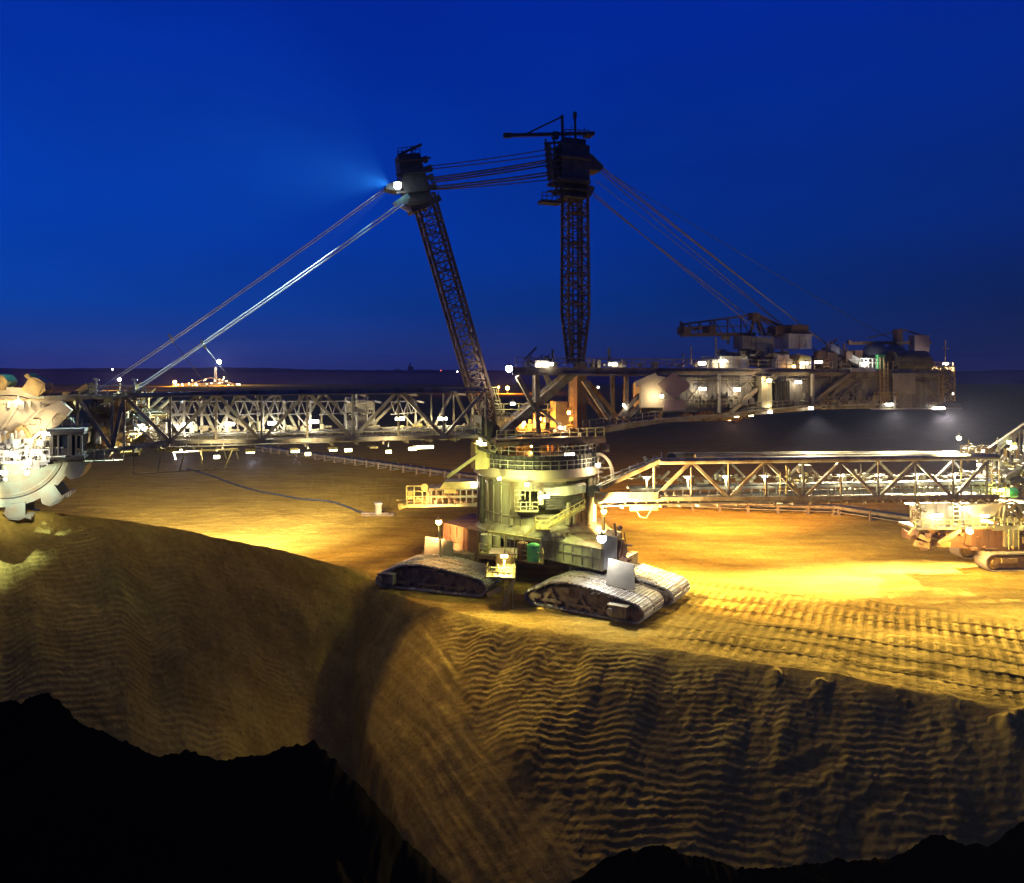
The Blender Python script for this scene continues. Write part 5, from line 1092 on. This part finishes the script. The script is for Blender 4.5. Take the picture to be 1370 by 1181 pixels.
@cpart('car_handrail', 'yellow')
def _(t):
    railing(t, [SC.P(1225, 706, 1.8), SC.P(1330, 706, 1.8)], 1.1, 1.0, .045); railing(t, [SC.P(1330, 703, 1.8), SC.P(1420, 703, 1.8)], 1.1, 1, .045); railing(t, [SC.P(1300, 662, 3), SC.P(1420, 664, 3)], 1.1, .9, .045)
    for x in (1275, 1284): t.bar(SC.P(x, 706, 1), SC.P(x, 674, 1), .12)
    for y in (678, 684, 690, 696): t.bar(SC.P(1275, y, 1), SC.P(1284, y, 1), .12)
    for x in (1350, 1356, 1363): t.bar(SC.P(x, 735, 2), SC.P(x, 708, 2), .12)
@cpart('car_tower', 'ochre')
def _(t):
    for x in (1286, 1320, 1327, 1337): t.bar(SC.P(x, 664, 3), SC.P(x, 598 if x != 1286 else 596, 3), .16)
    for y in (600, 612, 624, 636, 648): t.bar(SC.P(1319, y, 3), SC.P(1328, y, 3), .2)
    t.bar(SC.P(1286, 597, 3), SC.P(1326, 600, 3), .16); t.bar(SC.P(1286, 605, 3), SC.P(1326, 606, 3), .14); t.bar(SC.P(1296, 597, 3), SC.P(1296, 588, 3), .14); railing(t, [SC.P(1286, 606, 3), SC.P(1326, 606, 3)], 1.0, .9, .04)
    for x in (1310, 1330, 1345, 1360): t.bar(SC.P(x, 664, -1), SC.P(x, 600, -1), .3)
@cpart('raised_conveyor', 'steel')
def _(t):
    t.bar(SC.P(1308, 612, 2), SC.P(1430, 528, 2), .5, .5); t.bar(SC.P(1308, 618, -1.5), SC.P(1430, 533, -1.5), .4, .5); t.bar(SC.P(1320, 665, 2), SC.P(1440, 655, 2), .6, .8)
    for x in range(1352, 1440, 6): t.bar(SC.P(x, 578 - (x - 1352) * .68, 0), SC.P(x, 640, 0), .14)
    t.bar(SC.P(1335, 622, 1), SC.P(1400, 660, 1), .5); t.bar(SC.P(1330, 650, 1), SC.P(1400, 600, 1), .4); t.bar(SC.P(1345, 640, 2), SC.P(1375, 620, 2), .6)
    SC.pbox(t, 1346, 628, 1362, 640, -1, 1); SC.pbox(t, 1345, 640, 1440, 646, -2, 2)
@cpart('round_motor', 'green', True)
def _(t): t.tube(SC.P(1346, 659, 3), SC.P(1358, 659, 3), .7, 14)
@cpart('slew_ring', 'pale')
def _(t):
    for a, b in (((1345, 676), (1342, 700)), ((1345, 676), (1358, 700)), ((1342, 690), (1358, 684)), ((1350, 678), (1364, 694))): t.bar(SC.P(*a, 1.5), SC.P(*b, 1.5), .3)
    for k in range(16):
        a = k * 22.5; b = a + 22.5; c = SC.P(1352, 688, 1.2); t.bar(c + V(1.5 * math.cos(R(a)), 0, 1.8 * math.sin(R(a))), c + V(1.5 * math.cos(R(b)), 0, 1.8 * math.sin(R(b))), .25)
clutter(SC, car, 'car_machinery', 'pale', 1285, 1400, 600, 664, -2, 2.4, 150, .15, .9, 61, .5)
clutter(SC, car, 'car_machinery', 'yellow', 1290, 1400, 600, 664, -1, 2.6, 60, .15, .8, 62, .7)
clutter(SC, car, 'car_machinery', 'rust', 1216, 1340, 700, 735, -1, 1.2, 50, .2, .9, 63, .4)
clutter(SC, car, 'car_machinery', 'white', 1218, 1238, 672, 700, -1, 1, 40, .15, .7, 64, .5)
clutter(SC, car, 'car_machinery', 'ochre', 1340, 1400, 674, 735, -1, 1.8, 60, .2, .8, 65, .5)
def CLm(px, py, n, c, k, pw, wd, kind='bar', off=(0, -.4, -.3), aim=None, size=110): return lamp(car, SC.P(px, py, n), c, k, pw, wd, kind, aim, size, .35, (1, .06, 0), off)
CLm(1254, 689, 1.6, (1, .95, .6), 'w', 700, 1.3, off=(0, -.8, -.2)); CLm(1297, 710, 2.8, (1, .6, .15), 'o', 4000, .85, 'globe'); CLm(1287, 680, 1.5, WHT, 'w', 900, .4); CLm(1318, 690, 1.5, YEL, 'y', 500, .9)
CLm(1283, 586, 3, (1, .88, .46), 'g', 130000, .6, 'globe', aim=V(46, 77, 0), size=76); CLm(1350, 591, 2, YG, 'g', 350, .6, 'globe'); CLm(1356, 598, 2.5, COOL, 'k', 400, .6); CLm(1310, 622, 1.5, COOL, 'w', 800, .4); CLm(1340, 655, 3.4, YG, 'g', 1200, .5); CLm(1390, 700, 2, YEL, 'y', 1200, .5)

# ================================================================== bench conveyor on the ground
def seg_conv(pts, label, name='bench_conveyor'):
    o = thing(name, label, 'conveyor', (pts[0].x, pts[0].y, 0), None)
    fm = MB(); bl = MB(); lg = MB(); hr = MB()
    for a, b in zip(pts[:-1], pts[1:]):
        d = (b - a); Ld = d.length; d.normalize(); s = V(d.y, -d.x, 0) * 1.2
        for k in (-1, 1): fm.bar(a + s * k + V(0, 0, 1.5), b + s * k + V(0, 0, 1.5), .3, .45); fm.bar(a + s * k + V(0, 0, .7), b + s * k + V(0, 0, .7), .15, .2)
        bl.bar(a + V(0, 0, 1.75), b + V(0, 0, 1.75), 2.0, .12)
        n = int(Ld / 5)
        for i in range(n + 1):
            p = lerp(a, b, i / max(n, 1))
            for k in (-1, 1): lg.bar(p + s * k * 1.1, p + s * k * 1.05 + V(0, 0, 1.9), .38)
            lg.bar(p - s * 1.4 + V(0, 0, .1), p + s * 1.4 + V(0, 0, .1), .6, .2)
            
    fm.build('conveyor_frame', 'steel', o); bl.build('conveyor_belt', 'rubber', o); lg.build('trestle_legs', 'mud', o)
    return o
g0 = [gnd(346, 603), gnd(480, 622), gnd(640, 645), gnd(820, 676), gnd(1000, 684), gnd(1120, 688), gnd(1222, 704)]
seg_conv(g0, 'low belt conveyor on trestles crossing the sand bench behind the excavator')
# trailing cable and its junction box
t = MB(); cp = [gnd(250, 628), gnd(300, 645), gnd(350, 658), gnd(400, 668), (gnd(440, 672)), gnd(475, 684), gnd(500, 687), gnd(530, 690)]
pts = []
for a, b in zip(cp[:-1], cp[1:]):
    for i in range(6): p = lerp(a, b, i / 6); pts.append(V(p.x + .5 * math.sin(len(pts) * .5), p.y + .7 * math.sin(len(pts) * .33), .18))
t.poly(pts, .22, 6); tag(t.build('power_cable', 'rubber', None, True), 'long black cable snaking over the sand to a small pale box', 'cable')
jb = gnd(506, 690); o = thing('junction_box', 'small pale box on skids at the end of the black cable', 'box', (jb.x, jb.y, 0))
t = MB(); t.bar(V(jb.x, jb.y, .4), V(jb.x, jb.y, 2.3), 1.3, 1.1); t.build('cabinet', 'pale', o)
t = MB(); t.bar(V(jb.x - 3, jb.y - .5, .2), V(jb.x + 3, jb.y - .5, .2), .3, .3); t.bar(V(jb.x - 3, jb.y + .6, .2), V(jb.x + 3, jb.y + .6, .2), .3, .3); t.bar(V(jb.x - 3.2, jb.y, .5), V(jb.x + 2, jb.y, .5), .5, .3); t.build('skid', 'mud', o)
t = MB(); t.bar(V(jb.x, jb.y, 2.3), V(jb.x, jb.y, 2.45), 1.6, 1.4); t.build('lid', 'white', o)

# ================================================================== far excavator and far lamps
def far_machine(px, py, Y, name, label, wpx, seed, main=None, n=26):
    c = at(px, py, Y); k = Y / 1000.; o = thing(name, label, 'excavator', (c.x, Y, c.z - 4 * k)); rnd = random.Random(seed)
    t = MB()
    w2 = wpx / 2 * k
    t.bar(V(c.x - w2, Y, c.z - 2 * k), V(c.x + w2 * .2, Y, c.z), 3, 4); t.bar(V(c.x - w2, Y, c.z - 2 * k), V(c.x + w2, Y, c.z - 3 * k), 2.5, 3); t.bar(V(c.x + w2 * .1, Y, c.z + 8 * k), V(c.x + w2, Y, c.z - 3 * k), 1.5)
    t.bar(V(c.x - w2 * .6, Y, c.z - 2 * k), V(c.x + w2 * .1, Y, c.z + 8 * k), 1.5); t.build('boom', 'steel', o)
    t = MB(); lattice(t, V(c.x + w2 * .25, Y, c.z - 3 * k), V(c.x + w2 * .25, Y, c.z + (22 if main else 12) * k), V(1, 0, 0), V(0, 1, 0), (2, 2), (1, 1), 8, .4, .2); t.build('mast', 'steel', o)
    t = MB(); t.hexa([V(c.x + w2 * a, Y + b, c.z + z) for z in (-7 * k, 0) for a, b in ((.05, -8), (.5, -8), (.5, 8), (.05, 8))]); t.build('tower', 'steel', o)
    t = MB(); t.bar(V(c.x - .1 * w2, Y, c.z - 8 * k), V(c.x + .7 * w2, Y, c.z - 8 * k), 12, 4); t.build('crawler', 'mud', o)
    for i in range(n):
        f_ = rnd.random(); x = c.x + (-1 + 2 * f_) * w2; z = c.z + (-3 + abs(rnd.gauss(0, 2)) + (7 * rnd.random() if .45 < f_ < .8 else 0)) * k
        g = MB(); g.ball((x, Y - 3, z), (.4 + .5 * rnd.random()) * k, 8, 5); g.build('lamp', E['o' if (f_ < .35 or rnd.random() < .3) else 'y'], o)
    return o, c, k
o, c, k = far_machine(277, 513, 1300, 'distant_excavator', 'distant lit excavator on the horizon under a blue-white mast lamp', 92, 5, True, 44)
x = at(293, 484, 1290); t = MB(); t.ball(x, 3.6, 14, 10); t.build('mast_lamp', E['k'], o); light('POINT', x + V(0, -8, 0), COOL, 2e5, o, 2)
x = at(234, 511, 1280); t = MB(); t.ball(x, 3.0, 12, 8); t.build('flood_lamp', E['o'], o); light('POINT', x + V(0, -10, 2), ORG, 2e5, o, 2); light('POINT', at(300, 508, 1270), ORG, 1.5e5, o, 2)
def far_lamp(px, py, Y, key, r, label, pw=0, col=ORG, name='distant_lamp'):
    c = at(px, py, Y); zf = max(-2, min(c.z - 1, 20)) if Y > 1400 else -.5
    o = thing(name, label, 'lamp', (c.x, Y, zf)); t = MB(); t.bar(V(c.x, Y, zf), V(c.x, Y, c.z), .25 * r, .25 * r); t.build('pole', 'steel', o); t = MB(); t.ball((c.x, Y - r, c.z), r, 10, 6); t.build('lens', E[key], o)
    if pw: light('POINT', (c.x, Y - r * 3, c.z + 1), col, pw, o, 1)
far_lamp(39, 510, 1200, 'o', 1.8, 'left of two small orange lamps close together near the left horizon', 1e5); far_lamp(45, 510.5, 1200, 'o', 2.0, 'right of two small orange lamps close together near the left horizon', 1e5)
far_lamp(161, 507.5, 1000, 'w', 2.4, 'single bright pinkish white lamp seen between the two pairs of boom ropes', 1.5e5, (1, .6, .4)); far_lamp(151, 494, 1750, 'w', 1.6, 'faint white lamp on the horizon above the boom end platform')
far_lamp(612, 497, 1800, 'w', 1.4, 'left of two tiny white horizon lamps just left of the leaning mast'); far_lamp(618, 497, 1800, 'w', 1.4, 'right of two tiny white horizon lamps just left of the leaning mast')
far_lamp(679, 519, 900, 'o', 2.4, 'yellow orange lamp low on the horizon under the star-like deck lamp', 1.5e5); far_lamp(667, 518, 900, 'r', 1.3, 'small red lamp low on the horizon just right of the leaning mast', 1e5)
far_lamp(590, 495.5, 2000, 'r', 1.0, 'tiny red lamp on the wooded horizon left of the leaning mast'); far_lamp(800, 518, 1100, 'w', 1.5, 'small white lamp far behind the right boom diagonals')
# power station on the skyline
c = at(548, 496, 2700); o = thing('power_station', 'tiny dark power station with a chimney on the skyline left of the leaning mast', 'power station', (c.x, 2700, 10))
t = MB(); t.hexa([V(c.x + a, 2700 + b, z) for z in (10, 40) for a, b in ((-6, -6), (12, -6), (12, 20), (-6, 20))]); t.build('boiler_house', 'dark', o)
t = MB(); t.tube(V(c.x + 2, 2700, 40), V(c.x + 2, 2700, 52), 4, 10, 3); t.build('chimney', 'dark', o)
t = MB(); t.hexa([V(c.x + a, 2700 + b, z) for z in (10, 32) for a, b in ((-50, -6), (-40, -6), (-40, 20), (-50, 20))]); t.build('cooling_block', 'dark', o)

# ================================================================== night haze
HAZE = 0.00009
hz = MB(); hz.hexa([V(x, y, z) for z in (-45, 75) for x, y in ((-2600, -150), (2600, -150), (2600, 2900), (-2600, 2900))])
hm = bpy.data.materials.new('haze'); hm.use_nodes = True; n_ = hm.node_tree.nodes; n_.clear()
ho = n_.new('ShaderNodeOutputMaterial'); pv = n_.new('ShaderNodeVolumePrincipled'); pv.inputs['Density'].default_value = HAZE; pv.inputs['Color'].default_value = (.55, .58, .95, 1); pv.inputs['Anisotropy'].default_value = .3
hm.node_tree.links.new(pv.outputs[0], ho.inputs['Volume'])
h = hz.build('haze', hm); h['kind'] = 'stuff'
